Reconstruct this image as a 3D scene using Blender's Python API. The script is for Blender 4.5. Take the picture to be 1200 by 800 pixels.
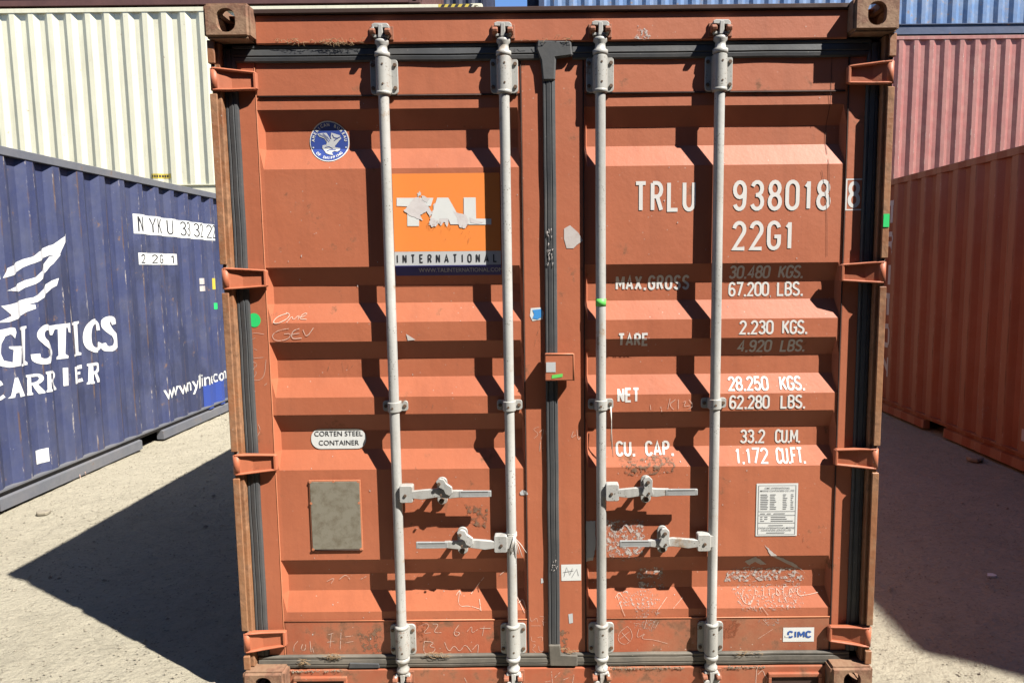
import bpy, bmesh, math, random
from mathutils import Vector, Matrix, noise
random.seed(7)
R = math.radians
scn = bpy.context.scene
for o in list(bpy.data.objects): bpy.data.objects.remove(o)

# ------------------------------------------------------------------ camera
CAM = Vector((-0.0105, -2.5339, 1.6607)); F = 815.18; PPX, PPY = 644.82, 400.0
PITCH, YAW, ROLL = 0.1055, -0.0018, 0.0100
def cam_axes():
    cp, sp, cy, sy = math.cos(PITCH), math.sin(PITCH), math.cos(YAW), math.sin(YAW)
    f = Vector((sy*cp, cy*cp, -sp)); r = Vector((cy, -sy, 0)); d = f.cross(r)
    return r*math.cos(ROLL)+d*math.sin(ROLL), -r*math.sin(ROLL)+d*math.cos(ROLL), f
AX, AY, AF = cam_axes()
cd = bpy.data.cameras.new('camera'); cam = bpy.data.objects.new('camera', cd); scn.collection.objects.link(cam)
up = -AY; bk = -AF
cam.matrix_world = Matrix(((AX.x, up.x, bk.x, CAM.x), (AX.y, up.y, bk.y, CAM.y), (AX.z, up.z, bk.z, CAM.z), (0, 0, 0, 1)))
cd.sensor_width = 36; cd.lens = F/1200*36; cd.shift_x = -(PPX-600)/1200; cd.clip_start = 0.05; cd.clip_end = 2000
scn.camera = cam
scn.render.resolution_x = 1024; scn.render.resolution_y = 682
def at(px, py, Y):           # a measured point of the photograph -> x, z on the upright plane y = Y
    d = AX*((px-PPX)/F)+AY*((py-PPY)/F)+AF; t = (Y-CAM.y)/d.y
    return (CAM.x+d.x*t, CAM.z+d.z*t)
def atx(px, py, X):          # -> y, z on the upright plane x = X
    d = AX*((px-PPX)/F)+AY*((py-PPY)/F)+AF; t = (X-CAM.x)/d.x
    return (CAM.y+d.y*t, CAM.z+d.z*t)
def atg(px, py):             # -> x, y on the ground
    d = AX*((px-PPX)/F)+AY*((py-PPY)/F)+AF; t = -CAM.z/d.z
    return (CAM.x+d.x*t, CAM.y+d.y*t)

# ------------------------------------------------------------------ light
TOSUN = Vector((1.845, -1.174, 2.591)).normalized()
w = bpy.data.worlds.new('World'); scn.world = w; w.use_nodes = True
nt = w.node_tree; sky = nt.nodes.new('ShaderNodeTexSky'); sky.sky_type = 'NISHITA'; sky.sun_disc = False
sky.sun_elevation = math.asin(TOSUN.z); sky.sun_rotation = math.atan2(TOSUN.x, TOSUN.y)
sky.altitude = 2500; sky.air_density = 1.0; sky.dust_density = 0.0; sky.ozone_density = 7
nt.links.new(sky.outputs[0], nt.nodes['Background'].inputs[0]); nt.nodes['Background'].inputs[1].default_value = 0.075
sl = bpy.data.lights.new('sun', 'SUN'); sl.energy = 5.0; sl.angle = R(0.5); sl.color = (1, 0.95, 0.88)
so = bpy.data.objects.new('sun', sl); scn.collection.objects.link(so); so.location = (10, -8, 15)
so.rotation_euler = TOSUN.to_track_quat('Z', 'Y').to_euler()
scn.view_settings.view_transform = 'Standard'; scn.view_settings.look = 'None'
scn.view_settings.exposure = 1.70; scn.view_settings.gamma = 1

# ------------------------------------------------------------------ materials
def mat(name):
    m = bpy.data.materials.new(name); m.use_nodes = True
    return m, m.node_tree, m.node_tree.nodes['Principled BSDF']
def N(nt, typ, ins=None, **kw):
    n = nt.nodes.new(typ)
    for k, v in kw.items(): setattr(n, k, v)
    for k, v in (ins or {}).items():
        if isinstance(v, bpy.types.NodeSocket): nt.links.new(v, n.inputs[k])
        else: n.inputs[k].default_value = v
    return n
def coords(nt, scale=(1, 1, 1), loc=(0, 0, 0)):
    t = N(nt, 'ShaderNodeTexCoord')
    return N(nt, 'ShaderNodeMapping', {0: t.outputs['Object'], 1: loc, 3: scale}).outputs[0]
def nz(nt, vec, scale, detail=4, rough=.55, dist=0):
    return N(nt, 'ShaderNodeTexNoise', {'Vector': vec, 'Scale': scale, 'Detail': detail, 'Roughness': rough, 'Distortion': dist}).outputs[0]
def ramp(nt, fac, a, b, va=0., vb=1.):
    return N(nt, 'ShaderNodeMapRange', {0: fac, 1: a, 2: b, 3: va, 4: vb}, clamp=True).outputs[0]
def mul(nt, a, b): return N(nt, 'ShaderNodeMath', {0: a, 1: b}, operation='MULTIPLY').outputs[0]
def mix(nt, fac, a, b, mode='MIX'):
    n = N(nt, 'ShaderNodeMix', data_type='RGBA', blend_type=mode)
    for i, v in ((0, fac), (6, a), (7, b)):
        if isinstance(v, bpy.types.NodeSocket): nt.links.new(v, n.inputs[i])
        else: n.inputs[i].default_value = (*v, 1) if isinstance(v, tuple) and len(v) == 3 else v
    return n.outputs[2]
def bump(nt, bs, h, dist, strength=1, prev=None):
    n = N(nt, 'ShaderNodeBump', {'Height': h, 'Distance': dist, 'Strength': strength})
    if prev: nt.links.new(prev, n.inputs['Normal'])
    nt.links.new(n.outputs[0], bs.inputs['Normal']); return n.outputs[0]
KA = .62
def kk(c): return tuple(x*KA for x in c)
def paint(name, c, c2=None, rust=0., rustc=(.16, .06, .025), dots=0., dotc=(.6, .5, .42), streak=.25, rough=.5, dents=.004, dust=0., dustc=(.42, .36, .27), fine=.35, off=0., metallic=0, edge=None, edgec=(.40, .36, .33), blotch=0., grit=.0010, fade=0., rib_tintc=(.40, .25, .19), dotscale=34., sheen=0.):
    m, nt, bs = mat(name)
    v = coords(nt, loc=(off, off*1.7, off*.6)); vs = coords(nt, (7, 7, .55), (off, 0, 0))
    c2 = c2 or tuple(x*.72 for x in c)
    c, c2, rustc, dotc, dustc = kk(c), kk(c2), kk(rustc), kk(dotc), kk(dustc)
    col = mix(nt, ramp(nt, nz(nt, v, 1.7, 5), .35, .68), c, c2)
    col = mix(nt, mul(nt, ramp(nt, nz(nt, vs, 2.6, 5, .65), .48, .78), streak), col, tuple(x*.5 for x in c2))
    col = mix(nt, mul(nt, ramp(nt, nz(nt, v, 55, 3, .7), .35, .7), fine), col, tuple(x*.8 for x in c))
    if dust: col = mix(nt, mul(nt, ramp(nt, nz(nt, v, 4.5, 6, .7), .42, .72), dust), col, dustc)
    if dots:
        vo = N(nt, 'ShaderNodeTexVoronoi', {'Vector': v, 'Scale': dotscale, 'Randomness': 1.}).outputs[0]
        k = mul(nt, ramp(nt, vo, .10 if dotscale < 40 else .26, .06 if dotscale < 40 else .16), ramp(nt, nz(nt, v, 6 if dotscale < 40 else 11, 3), .48, .58))
        col = mix(nt, mul(nt, k, dots), col, dotc)
    if blotch:
        col = mix(nt, mul(nt, ramp(nt, nz(nt, coords(nt, (1, 1, .45), (3, 1, 0)), 1.6, 6, .7), .52, .60), blotch), col, tuple(x*.45 for x in c2))
    if edge is not None:
        sp = N(nt, 'ShaderNodeSeparateXYZ', {0: coords(nt)}).outputs[1]
        t = N(nt, 'ShaderNodeMath', {0: sp, 1: edge}, operation='SUBTRACT').outputs[0]
        t = N(nt, 'ShaderNodeMath', {0: t, 1: .278}, operation='FLOORED_MODULO').outputs[0]
        near = None
        for e in (0., .072, .278):
            d = N(nt, 'ShaderNodeMath', {0: t, 1: e}, operation='SUBTRACT').outputs[0]
            d = N(nt, 'ShaderNodeMath', {0: d}, operation='ABSOLUTE').outputs[0]
            d = ramp(nt, d, .009, .003)
            near = d if near is None else N(nt, 'ShaderNodeMath', {0: near, 1: d}, operation='MAXIMUM').outputs[0]
        if fade:      # mixes a second colour over the proud ribs, not the recesses
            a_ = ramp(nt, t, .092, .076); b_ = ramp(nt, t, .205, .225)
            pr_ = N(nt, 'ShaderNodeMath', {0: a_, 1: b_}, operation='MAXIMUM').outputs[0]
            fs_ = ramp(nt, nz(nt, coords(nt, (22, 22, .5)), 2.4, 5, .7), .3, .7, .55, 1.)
            col = mix(nt, mul(nt, mul(nt, pr_, fs_), fade), col, kk(rib_tintc))
        k = mul(nt, near, mul(nt, ramp(nt, nz(nt, coords(nt, (1, 1, .35)), 30, 5, .75), .53, .61), ramp(nt, nz(nt, coords(nt, (1, 1, 1), (9, 2, 4)), 1.5, 3), .42, .58)))
        col = mix(nt, k, col, kk(edgec))
        k = mul(nt, near, ramp(nt, nz(nt, coords(nt, (1, 1, .2), (5, 5, 5)), 14, 4, .7), .50, .62))
        col = mix(nt, mul(nt, k, .8), col, rustc)
    rg = rough
    if rust:
        rm = mul(nt, ramp(nt, nz(nt, v, 9, 8, .72), .66-rust*.3, .74-rust*.3), 1.)
        rc = mix(nt, ramp(nt, nz(nt, v, 40, 3), .3, .7), rustc, tuple(x*1.9 for x in rustc))
        col = mix(nt, rm, col, rc)
        rg = ramp(nt, rm, 0, 1, rough, .85); nt.links.new(rg, bs.inputs['Roughness'])
    else: nt.links.new(ramp(nt, nz(nt, v, 12, 3), .3, .7, rough-.08, rough+.12), bs.inputs['Roughness'])
    nt.links.new(col, bs.inputs['Base Color']); bs.inputs['Specular IOR Level'].default_value = .35; bs.inputs['Metallic'].default_value = metallic; bs.inputs['Sheen Weight'].default_value = sheen; bs.inputs['Sheen Roughness'].default_value = .6
    b1 = bump(nt, bs, nz(nt, v, 3.0, 3), dents*4, .5)
    bump(nt, bs, nz(nt, v, 60, 4, .6), grit, .6, b1)
    return m
ORG = (.47, .140, .062)
M = {}
M['paint'] = paint('orange_brown_paint', ORG, (.42, .116, .050), dots=.45, rust=.14, streak=.28, dents=.0024, fine=.18, sheen=.04, rough=.56, dust=.06, dustc=(.44, .22, .14))
M['paint_low'] = paint('orange_brown_paint_worn', (.46, .125, .06), (.33, .105, .055), dots=.9, rust=.42, rustc=(.17, .075, .04), streak=.3, dust=.5, dustc=(.36, .22, .13), dents=.002)
M['paint_edge'] = paint('orange_brown_paint_on_post', (.38, .165, .075), (.22, .09, .045), dots=.6, rust=.62, rustc=(.20, .10, .05), streak=.85, grit=.003, dust=.4, dustc=(.45, .30, .16))
M['rust'] = paint('rusty_casting', (.30, .165, .095), (.17, .08, .045), rust=.6, rustc=(.15, .075, .045), dust=.75, dustc=(.46, .32, .20), rough=.85, fine=.9, grit=.004, streak=.5)
M['galv'] = paint('galvanised_rod', (.56, .56, .53), (.36, .36, .34), dots=.8, dotc=(.12, .10, .08), rust=.22, rustc=(.22, .16, .11), rough=.45, dust=.45, dustc=(.33, .30, .25), dents=.0006, streak=.75, dotscale=95.)
M['galv_old'] = paint('galvanised_bracket', (.46, .46, .43), (.30, .30, .28), dotscale=95., dots=.8, dotc=(.16, .13, .1), rust=.22, rough=.5, dust=.35, dustc=(.36, .33, .28), dents=.0005)
M['steel'] = paint('bare_steel_grip', (.38, .39, .38), (.24, .24, .24), dots=.9, dotc=(.6, .6, .58), rough=.45, fine=.8, dents=.001)
M['bolt'] = paint('rusty_bolt', (.16, .10, .06), (.08, .05, .035), rough=.8, dents=.001)
M['keeper'] = paint('painted_keeper', (.36, .13, .07), (.22, .09, .05), rust=.35, rough=.7, dents=.001)
M['rubber'] = paint('black_rubber', (.066, .070, .074), (.045, .047, .050), dots=.6, dotc=(.2, .19, .17), rough=.6, dust=.35, dustc=(.14, .13, .115), streak=.2, dents=.002)
M['rubber_low'] = paint('dusty_rubber', (.12, .11, .09), (.07, .065, .055), dots=.6, dotc=(.3, .27, .2), rough=.75, dust=.75, dustc=(.22, .19, .15), dents=.002)
M['seal_shade'] = paint('sealant_and_painted_shade', (.06, .028, .02), rough=.8, dents=.001)  # dark joints; also paints shade on the header lip and in sill pockets
M['weld'] = paint('weld_bead', (.60, .22, .11), rough=.5, dents=.001)
M['cream'] = paint('cream_paint', (.76, .74, .55), (.70, .67, .49), streak=.35, rust=.05, rough=.55, fine=.1, dents=.001, dust=.12, dustc=(.6, .55, .42))
M['blue'] = paint('faded_blue_paint', (.040, .052, .132), (.060, .072, .146), rust=.12, rustc=(.12, .07, .05), dots=.5, dotc=(.42, .42, .42), streak=.8, rough=.6, dust=.42, dustc=(.10, .105, .145), dents=.004, edge=.209, blotch=.55)
M['blue_rail'] = paint('dirty_blue_rail', (.12, .128, .155), (.15, .155, .165), rust=.15, rustc=(.12, .08, .06), dust=.5, dustc=(.2, .19, .19), rough=.7)
M['brown'] = paint('brown_red_paint', (.31, .086, .034), (.25, .066, .026), dots=.3, streak=.35, rust=.08, rough=.6, dust=.2, dustc=(.38, .22, .15), edge=.175, edgec=(.42, .25, .18), fade=.75, rib_tintc=(.37, .190, .105))
M['pink'] = paint('faded_pink_red_paint', (.38, .125, .105), (.30, .095, .085), rust=.16, rustc=(.2, .09, .06), streak=.6, rough=.6, dust=.4, dustc=(.40, .24, .19), edge=.27, edgec=(.5, .42, .34), fade=.35, rib_tintc=(.44, .21, .17))
M['sky_blue'] = paint('pale_blue_paint', (.11, .22, .42), (.08, .165, .34), rust=.24, rustc=(.2, .13, .08), streak=.55, rough=.6, dust=.35, dustc=(.36, .36, .33))
M['blue_rail_shade'] = paint('blue_rail_painted_shade', (.035, .06, .13), rough=.6, rust=.1)  # rail darkened so its colour carries the shadow bands below the sheet
M['navy'] = paint('navy_paint', (.03, .035, .07), rough=.6)
M['maroon'] = paint('dark_maroon_paint', (.12, .05, .04), rough=.6)
M['dark'] = paint('container_floor', (.05, .04, .03), rough=.9)
def flat(name, c, rough=.5, wear=.25, c2=None):
    m, nt, bs = mat(name); v = coords(nt); c = kk(c); c2 = kk(c2) if c2 else None
    col = mix(nt, mul(nt, ramp(nt, nz(nt, v, 30, 5, .7), .45, .72), wear), c, c2 or tuple(x*.6+.04 for x in c))
    nt.links.new(col, bs.inputs['Base Color']); bs.inputs['Roughness'].default_value = rough
    bs.inputs['Specular IOR Level'].default_value = .3
    return m
def worn(name, c, amount=.5, sc=60):        # print that has flaked away in places
    m, nt, bs = mat(name); v = coords(nt)
    a = mul(nt, ramp(nt, nz(nt, v, sc, 5, .7), amount-.05, amount+.05), 1.)
    nt.links.new(a, bs.inputs['Alpha']); bs.inputs['Base Color'].default_value = (*kk(c), 1); bs.inputs['Roughness'].default_value = .7
    return m
M['white'] = flat('white_print', (.74, .72, .68), wear=.18)
M['white_old'] = worn('white_print_flaked', (.74, .74, .74), .33, 14)
M['stk_white'] = flat('white_sticker', (.72, .73, .70), wear=.12)
M['stk_blue'] = flat('blue_sticker', (.035, .07, .30), wear=.15)
M['stk_navy'] = flat('navy_sticker', (.045, .045, .22), wear=.1)
M['stk_orange'] = flat('orange_sticker', (.88, .265, .055), wear=.1)
M['stk_grey'] = flat('grey_white_band', (.52, .53, .53), wear=.1)
M['black'] = flat('black_print', (.025, .025, .03), wear=.1)
M['ink'] = flat('grey_ink', (.22, .23, .24))
M['green'] = flat('green_sticker', (.03, .62, .16), wear=.1)
M['lgreen'] = flat('light_green_tape', (.15, .62, .12), wear=.1)
M['cyan'] = flat('light_blue_print', (.06, .30, .68), wear=.2)
M['logo_blue'] = flat('logo_blue_print', (.03, .10, .36), wear=.1)
M['yellow'] = flat('yellow_sticker', (.62, .47, .06), wear=.6)
M['peeled'] = flat('peeled_paper', (.66, .62, .60), rough=.9, wear=.6, c2=(.50, .44, .42))
M['torn'] = flat('torn_paper', (.55, .50, .47), rough=.9, wear=.7, c2=(.42, .35, .31))
M['chalk'] = worn('chalk_line', (.72, .50, .40), .42, 90)
M['flake'] = worn('flaked_paper', (.52, .46, .42), .535, 95)
M['flake2'] = worn('sparse_flaked_paper', (.48, .38, .33), .585, 120)
M['scuff'] = worn('brown_scuff', (.22, .12, .07), .54, 60)
M['grime'] = worn('rust_stain', (.28, .075, .028), .50, 25)
M['plac'] = flat('grey_beige_placard', (.235, .215, .165), rough=.55, wear=1., c2=(.15, .125, .085))
M['straw'] = flat('dry_grass', (.36, .24, .13), rough=.9)
M['string'] = flat('frayed_string', (.68, .66, .60), rough=.9)

def ground_mat():
    m, nt, bs = mat('dry_sandy_dirt'); v = coords(nt)
    col = mix(nt, ramp(nt, nz(nt, v, .9, 6, .6), .35, .66), (.262, .240, .184), (.226, .206, .156))
    col = mix(nt, mul(nt, ramp(nt, nz(nt, v, 9, 6, .7), .4, .7), .5), col, (.30, .274, .210))
    col = mix(nt, mul(nt, ramp(nt, nz(nt, v, 45, 5, .75), .52, .70), .5), col, (.115, .10, .078))
    vo = N(nt, 'ShaderNodeTexVoronoi', {'Vector': v, 'Scale': 38.}).outputs[0]
    col = mix(nt, mul(nt, ramp(nt, vo, .22, .12), ramp(nt, nz(nt, v, 5, 2), .5, .65)), col, (.11, .10, .08))
    nt.links.new(col, bs.inputs['Base Color']); bs.inputs['Roughness'].default_value = .95; bs.inputs['Specular IOR Level'].default_value = .1
    b = bump(nt, bs, nz(nt, v, 7, 8, .68, .3), .036, .9)
    b = bump(nt, bs, nz(nt, v, 42, 6, .75), .012, 1., b)
    cr = N(nt, 'ShaderNodeTexVoronoi', {'Vector': coords(nt, (1, 2.2, 1)), 'Scale': 26.}, feature='SMOOTH_F1').outputs[0]
    bump(nt, bs, cr, .008, .6, b)
    return m
M['ground'] = ground_mat()
M['stone'] = flat('pebble', (.30, .265, .20), rough=.95, wear=.8, c2=(.17, .15, .12))

# ------------------------------------------------------------------ mesh helpers
col = scn.collection
class MB:
    def __init__(s): s.bm = bmesh.new(); s.mats = []
    def mi(s, m):
        if m not in s.mats: s.mats.append(m)
        return s.mats.index(m)
    def _fin(s, faces, m):
        i = s.mi(m)
        for f in faces: f.material_index = i
    def box(s, x0, x1, y0, y1, z0, z1, m='paint', bev=0.):
        b = bmesh.new(); bmesh.ops.create_cube(b, size=1)
        for v in b.verts: v.co = Vector(((x0+x1)/2+v.co.x*(x1-x0), (y0+y1)/2+v.co.y*(y1-y0), (z0+z1)/2+v.co.z*(z1-z0)))
        if bev: bmesh.ops.bevel(b, geom=b.edges[:], offset=bev, segments=2, affect='EDGES', profile=.5)
        s.add(b, m)
    def add(s, b, m, mtx=None):
        if mtx: b.transform(mtx)
        i = s.mi(m); vm = {}
        for v in b.verts: vm[v] = s.bm.verts.new(v.co)
        for f in b.faces:
            try: nf = s.bm.faces.new([vm[v] for v in f.verts]); nf.material_index = i; nf.smooth = f.smooth
            except ValueError: pass
        b.free()
    def poly(s, pts, d, m, bev=0):              # pts: 3d polygon, extruded by vector d
        b = bmesh.new(); vs = [b.verts.new(p) for p in pts]; f = b.faces.new(vs)
        r = bmesh.ops.extrude_face_region(b, geom=[f])
        bmesh.ops.translate(b, vec=d, verts=[g for g in r['geom'] if isinstance(g, bmesh.types.BMVert)])
        bmesh.ops.recalc_face_normals(b, faces=b.faces)
        if bev: bmesh.ops.bevel(b, geom=b.edges[:], offset=bev, segments=1, affect='EDGES')
        s.add(b, m)
    def tube(s, pts, rad, m, seg=10, cap=True):
        pts = [Vector(p) for p in pts]; n = len(pts)
        rads = rad if isinstance(rad, (list, tuple)) else [rad]*n
        b = bmesh.new(); rings = []
        ref = None
        for i, p in enumerate(pts):
            t = (pts[min(i+1, n-1)]-pts[max(i-1, 0)]).normalized()
            if t.length < .5: t = Vector((0, 0, 1))
            if ref is None: ref = t.orthogonal().normalized()
            a = (ref-t*ref.dot(t)).normalized(); c = t.cross(a); ref = a
            rings.append([b.verts.new(p+(a*math.cos(2*math.pi*k/seg)+c*math.sin(2*math.pi*k/seg))*rads[i]) for k in range(seg)])
        for i in range(n-1):
            for k in range(seg):
                f = b.faces.new((rings[i][k], rings[i][(k+1) % seg], rings[i+1][(k+1) % seg], rings[i+1][k])); f.smooth = True
        if cap: b.faces.new(rings[0][::-1]); b.faces.new(rings[-1])
        s.add(b, m)
    def lathe(s, axis_xy, prof, m, seg=20):     # prof: (z, r) round a vertical axis
        x, y = axis_xy
        b = bmesh.new(); rings = []
        for z, r in prof: rings.append([b.verts.new((x+r*math.cos(2*math.pi*k/seg), y+r*math.sin(2*math.pi*k/seg), z)) for k in range(seg)])
        for i in range(len(prof)-1):
            for k in range(seg):
                f = b.faces.new((rings[i][k], rings[i][(k+1) % seg], rings[i+1][(k+1) % seg], rings[i+1][k])); f.smooth = True
        b.faces.new(rings[0][::-1]); b.faces.new(rings[-1]); s.add(b, m)
    def build(s, name, parent=None, loc=None, kind=None):
        if s.bm.faces: bmesh.ops.recalc_face_normals(s.bm, faces=s.bm.faces)
        me = bpy.data.meshes.new(name); s.bm.to_mesh(me); s.bm.free()
        for m in s.mats: me.materials.append(M[m])
        o = bpy.data.objects.new(name, me); col.objects.link(o); o.parent = parent
        if loc: o.location = loc
        if kind: o['kind'] = kind
        return o
def link(name, me, parent, loc=(0, 0, 0)):
    o = bpy.data.objects.new(name, me); col.objects.link(o); o.parent = parent; o.location = loc; return o
def thing(name, label, cat, loc=(0, 0, 0), rz=0, group=None):
    o = bpy.data.objects.new(name, None); col.objects.link(o); o.location = loc; o.rotation_euler = (0, 0, rz)
    o['label'] = label; o['category'] = cat
    if group: o['group'] = group
    return o
def rrect(cx, cz, w, h, r, seg=4):
    out = []
    for a, sx, sz in ((0, 1, 1), (90, -1, 1), (180, -1, -1), (270, 1, -1)):
        for k in range(seg+1):
            t = R(a+90*k/seg); out.append((cx+sx*(w/2-r)+r*math.cos(t), cz+sz*(h/2-r)+r*math.sin(t)))
    return out

# ------------------------------------------------------------------ stroke lettering
def arc(cx, cy, rx, ry, a0, a1, n=9): return [(cx+rx*math.cos(R(a0+(a1-a0)*k/n)), cy+ry*math.sin(R(a0+(a1-a0)*k/n))) for k in range(n+1)]
G = {
 '0': [arc(.5, .75, .5, .25, 0, 180)+arc(.5, .25, .5, .25, 180, 360)+[(1, .749)]],
 '1': [[(.6, .0), (.6, 1)], [(.62, .95), (.2, .80)]],
 '2': [arc(.5, .74, .48, .26, 170, -35)+[(.02, 0), (1, 0)]],
 '3': [arc(.48, .76, .46, .24, 160, -90)+[(.35, .52)], arc(.48, .26, .50, .26, 90, -160)],
 '4': [[(.74, 0), (.74, 1), (0, .28), (1, .28)]],
 '5': [[(.92, 1), (.12, 1), (.06, .54)]+arc(.48, .31, .50, .31, 125, -160)],
 '6': [arc(.52, .74, .46, .26, 20, 165, 7)+[(.03, .55), (.02, .29)], arc(.5, .28, .48, .28, 180, 540, 16)],
 '7': [[(0, 1), (1, 1), (.36, 0)]],
 '8': [arc(.5, .76, .44, .24, 90, 450, 16), arc(.5, .265, .5, .265, 90, 450, 16)],
 '9': [arc(.48, .26, .46, .26, 200, 345, 7)+[(.97, .45), (.98, .71)], arc(.5, .72, .48, .28, 0, 360, 16)],
 'A': [[(0, 0), (.5, 1), (1, 0)], [(.2, .28), (.8, .28)]],
 'B': [[(.05, 0), (.05, 1)], [(.08, 1), (.5, 1)]+arc(.5, .76, .42, .24, 90, -90, 8)+[(.1, .52)], [(.5, .52)]+arc(.5, .26, .48, .26, 90, -90, 8)+[(.08, 0)]],
 'C': [arc(.52, .74, .48, .26, 15, 180)+arc(.52, .26, .48, .26, 180, 345)],
 'D': [[(.05, 0), (.05, 1)], [(.08, 1), (.45, 1)]+arc(.45, .7, .53, .3, 90, 0, 6)+arc(.45, .3, .53, .3, 0, -90, 6)+[(.08, 0)]],
 'E': [[(.95, 1), (.06, 1), (.06, 0), (.95, 0)], [(.06, .52), (.8, .52)]],
 'F': [[(.95, 1), (.06, 1), (.06, 0)], [(.06, .52), (.8, .52)]],
 'G': [arc(.52, .74, .48, .26, 15, 180)+arc(.52, .26, .48, .26, 180, 350)+[(1, .46), (.56, .46)]],
 'H': [[(.04, 0), (.04, 1)], [(.96, 0), (.96, 1)], [(.04, .52), (.96, .52)]],
 'I': [[(.5, 0), (.5, 1)]],
 'K': [[(.05, 0), (.05, 1)], [(.98, 1), (.08, .42)], [(.34, .58), (1, 0)]],
 'L': [[(.08, 1), (.08, 0), (.98, 0)]],
 'M': [[(0, 0), (0, 1)], [(.02, .97), (.5, .3), (.98, .97)], [(1, 0), (1, 1)]],
 'N': [[(.03, 0), (.03, 1)], [(.05, .96), (.95, .04)], [(.97, 0), (.97, 1)]],
 'O': [arc(.5, .74, .5, .26, 0, 180)+arc(.5, .26, .5, .26, 180, 360)+[(1, .739)]],
 'P': [[(.05, 0), (.05, 1)], [(.08, 1), (.5, 1)]+arc(.5, .74, .46, .26, 90, -90, 8)+[(.08, .48)]],
 'R': [[(.05, 0), (.05, 1)], [(.08, 1), (.5, 1)]+arc(.5, .75, .45, .25, 90, -90, 8)+[(.08, .5)], [(.55, .48), (.95, 0)]],
 'S': [arc(.5, .75, .46, .25, 20, 200, 8)+[(.2, .58), (.8, .42)]+arc(.5, .25, .48, .25, 20, -160, 8)],
 'T': [[(0, 1), (1, 1)], [(.5, 1), (.5, 0)]],
 'U': [[(.02, 1), (.02, .28)]+arc(.5, .26, .48, .26, 180, 360)+[(.98, 1)]],
 'V': [[(0, 1), (.5, 0), (1, 1)]],
 'W': [[(0, 1), (.25, 0), (.5, .8), (.75, 0), (1, 1)]],
 'X': [[(0, 0), (1, 1)], [(0, 1), (1, 0)]],
 'Y': [[(0, 1), (.5, .48), (1, 1)], [(.5, .48), (.5, 0)]],
 '-': [[(.1, .5), (.9, .5)]],
}
WID = {'1': .62, 'I': .3, '.': .3, ',': .3, ' ': .8, 'M': 1.25, 'W': 1.3, 'A': 1.08}
def ribbon(b, pts, wd, y=0., flare=0., closed=None):
    P = []
    for p in pts:
        if not P or (Vector(p)-P[-1]).length > 1e-5: P.append(Vector(p))
    if len(P) < 2: return
    if closed is None: closed = (P[0]-P[-1]).length < wd*.5 and len(P) > 6
    if closed and (P[0]-P[-1]).length < wd*.5: P.pop()
    n = len(P); L = []; Rr = []
    for i, p in enumerate(P):
        a = P[i-1] if (i > 0 or closed) else None; c = P[(i+1) % n] if (i < n-1 or closed) else None
        d1 = (p-a).normalized() if a is not None else (c-p).normalized(); d2 = (c-p).normalized() if c is not None else d1
        t = d1+d2
        t = t.normalized() if t.length > 1e-4 else d1
        nn = Vector((-t.y, t.x)); k = max(.6, nn.dot(Vector((-d1.y, d1.x))))
        ww = wd/2/k
        if flare: s_ = i/(n-1); ww *= 1-.15*flare+flare*abs(2*s_-1)**3*.6
        e = Vector((0, 0))
        L.append(p+nn*ww+e); Rr.append(p-nn*ww+e)
    vl = [b.verts.new((q.x, y, q.y)) for q in L]; vr = [b.verts.new((q.x, y, q.y)) for q in Rr]
    for i in range(n if closed else n-1):
        j = (i+1) % n
        try: b.faces.new((vl[i], vr[i], vr[j], vl[j]))
        except ValueError: pass
def stroke_text(b, txt, x0, x1, z0, z1, wt, gap=.32, flare=0.):
    # fits txt between x0..x1 and z0..z1 ; wt = stroke width
    h = z1-z0-wt; tot = sum(WID.get(c, 1) for c in txt)+gap*(len(txt)-1)
    # solve letter width so that the total (stroke widths included) fits
    k = (x1-x0-wt)/tot; x = x0+wt/2
    lay = 0
    for c in txt:
        wc = WID.get(c, 1)*k
        if c in '.,':
            s = wt*1.05; cx = x+wc/2
            q = [b.verts.new((cx+a*s/2, -lay*.00012, z0+s/2+e*s/2)) for a, e in ((-1, -1), (1, -1), (1, 1), (-1, 1))]; b.faces.new(q)
        elif c in G:
            for st in G[c]:
                ribbon(b, [(x+p[0]*wc, z0+wt/2+p[1]*h) for p in st], wt, -lay*.00012, flare); lay = (lay+1) % 3
        x += wc+gap*k
def font_text(b, txt, x, z, size, sx=1., align='CENTER', bold=0., rot=0., y=0.):
    cu = bpy.data.curves.new('t', 'FONT'); cu.body = txt; cu.size = 1; cu.align_x = align; cu.align_y = 'CENTER'; cu.offset = bold; cu.resolution_u = 3
    o = bpy.data.objects.new('t', cu); col.objects.link(o)
    me = o.to_mesh(); t = bmesh.new(); t.from_mesh(me); o.to_mesh_clear()
    bpy.data.objects.remove(o); bpy.data.curves.remove(cu)
    c, s = math.cos(rot), math.sin(rot); vm = {}
    for v in t.verts:
        u, w_ = v.co.x*size*sx, v.co.y*size
        vm[v] = b.verts.new((x+u*c-w_*s, y, z+u*s+w_*c))
    for f in t.faces:
        try: b.faces.new([vm[v] for v in f.verts])
        except ValueError: pass
    t.free()
def cut(b, breaks, axis):
    co0 = [v.co[axis] for v in b.verts]
    if not co0: return
    lo, hi = min(co0), max(co0); no = [0, 0, 0]; no[axis] = 1
    for t in breaks:
        if lo < t < hi:
            p = [0, 0, 0]; p[axis] = t
            bmesh.ops.bisect_plane(b, geom=b.verts[:]+b.edges[:]+b.faces[:], plane_co=p, plane_no=no, dist=1e-6)

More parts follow.
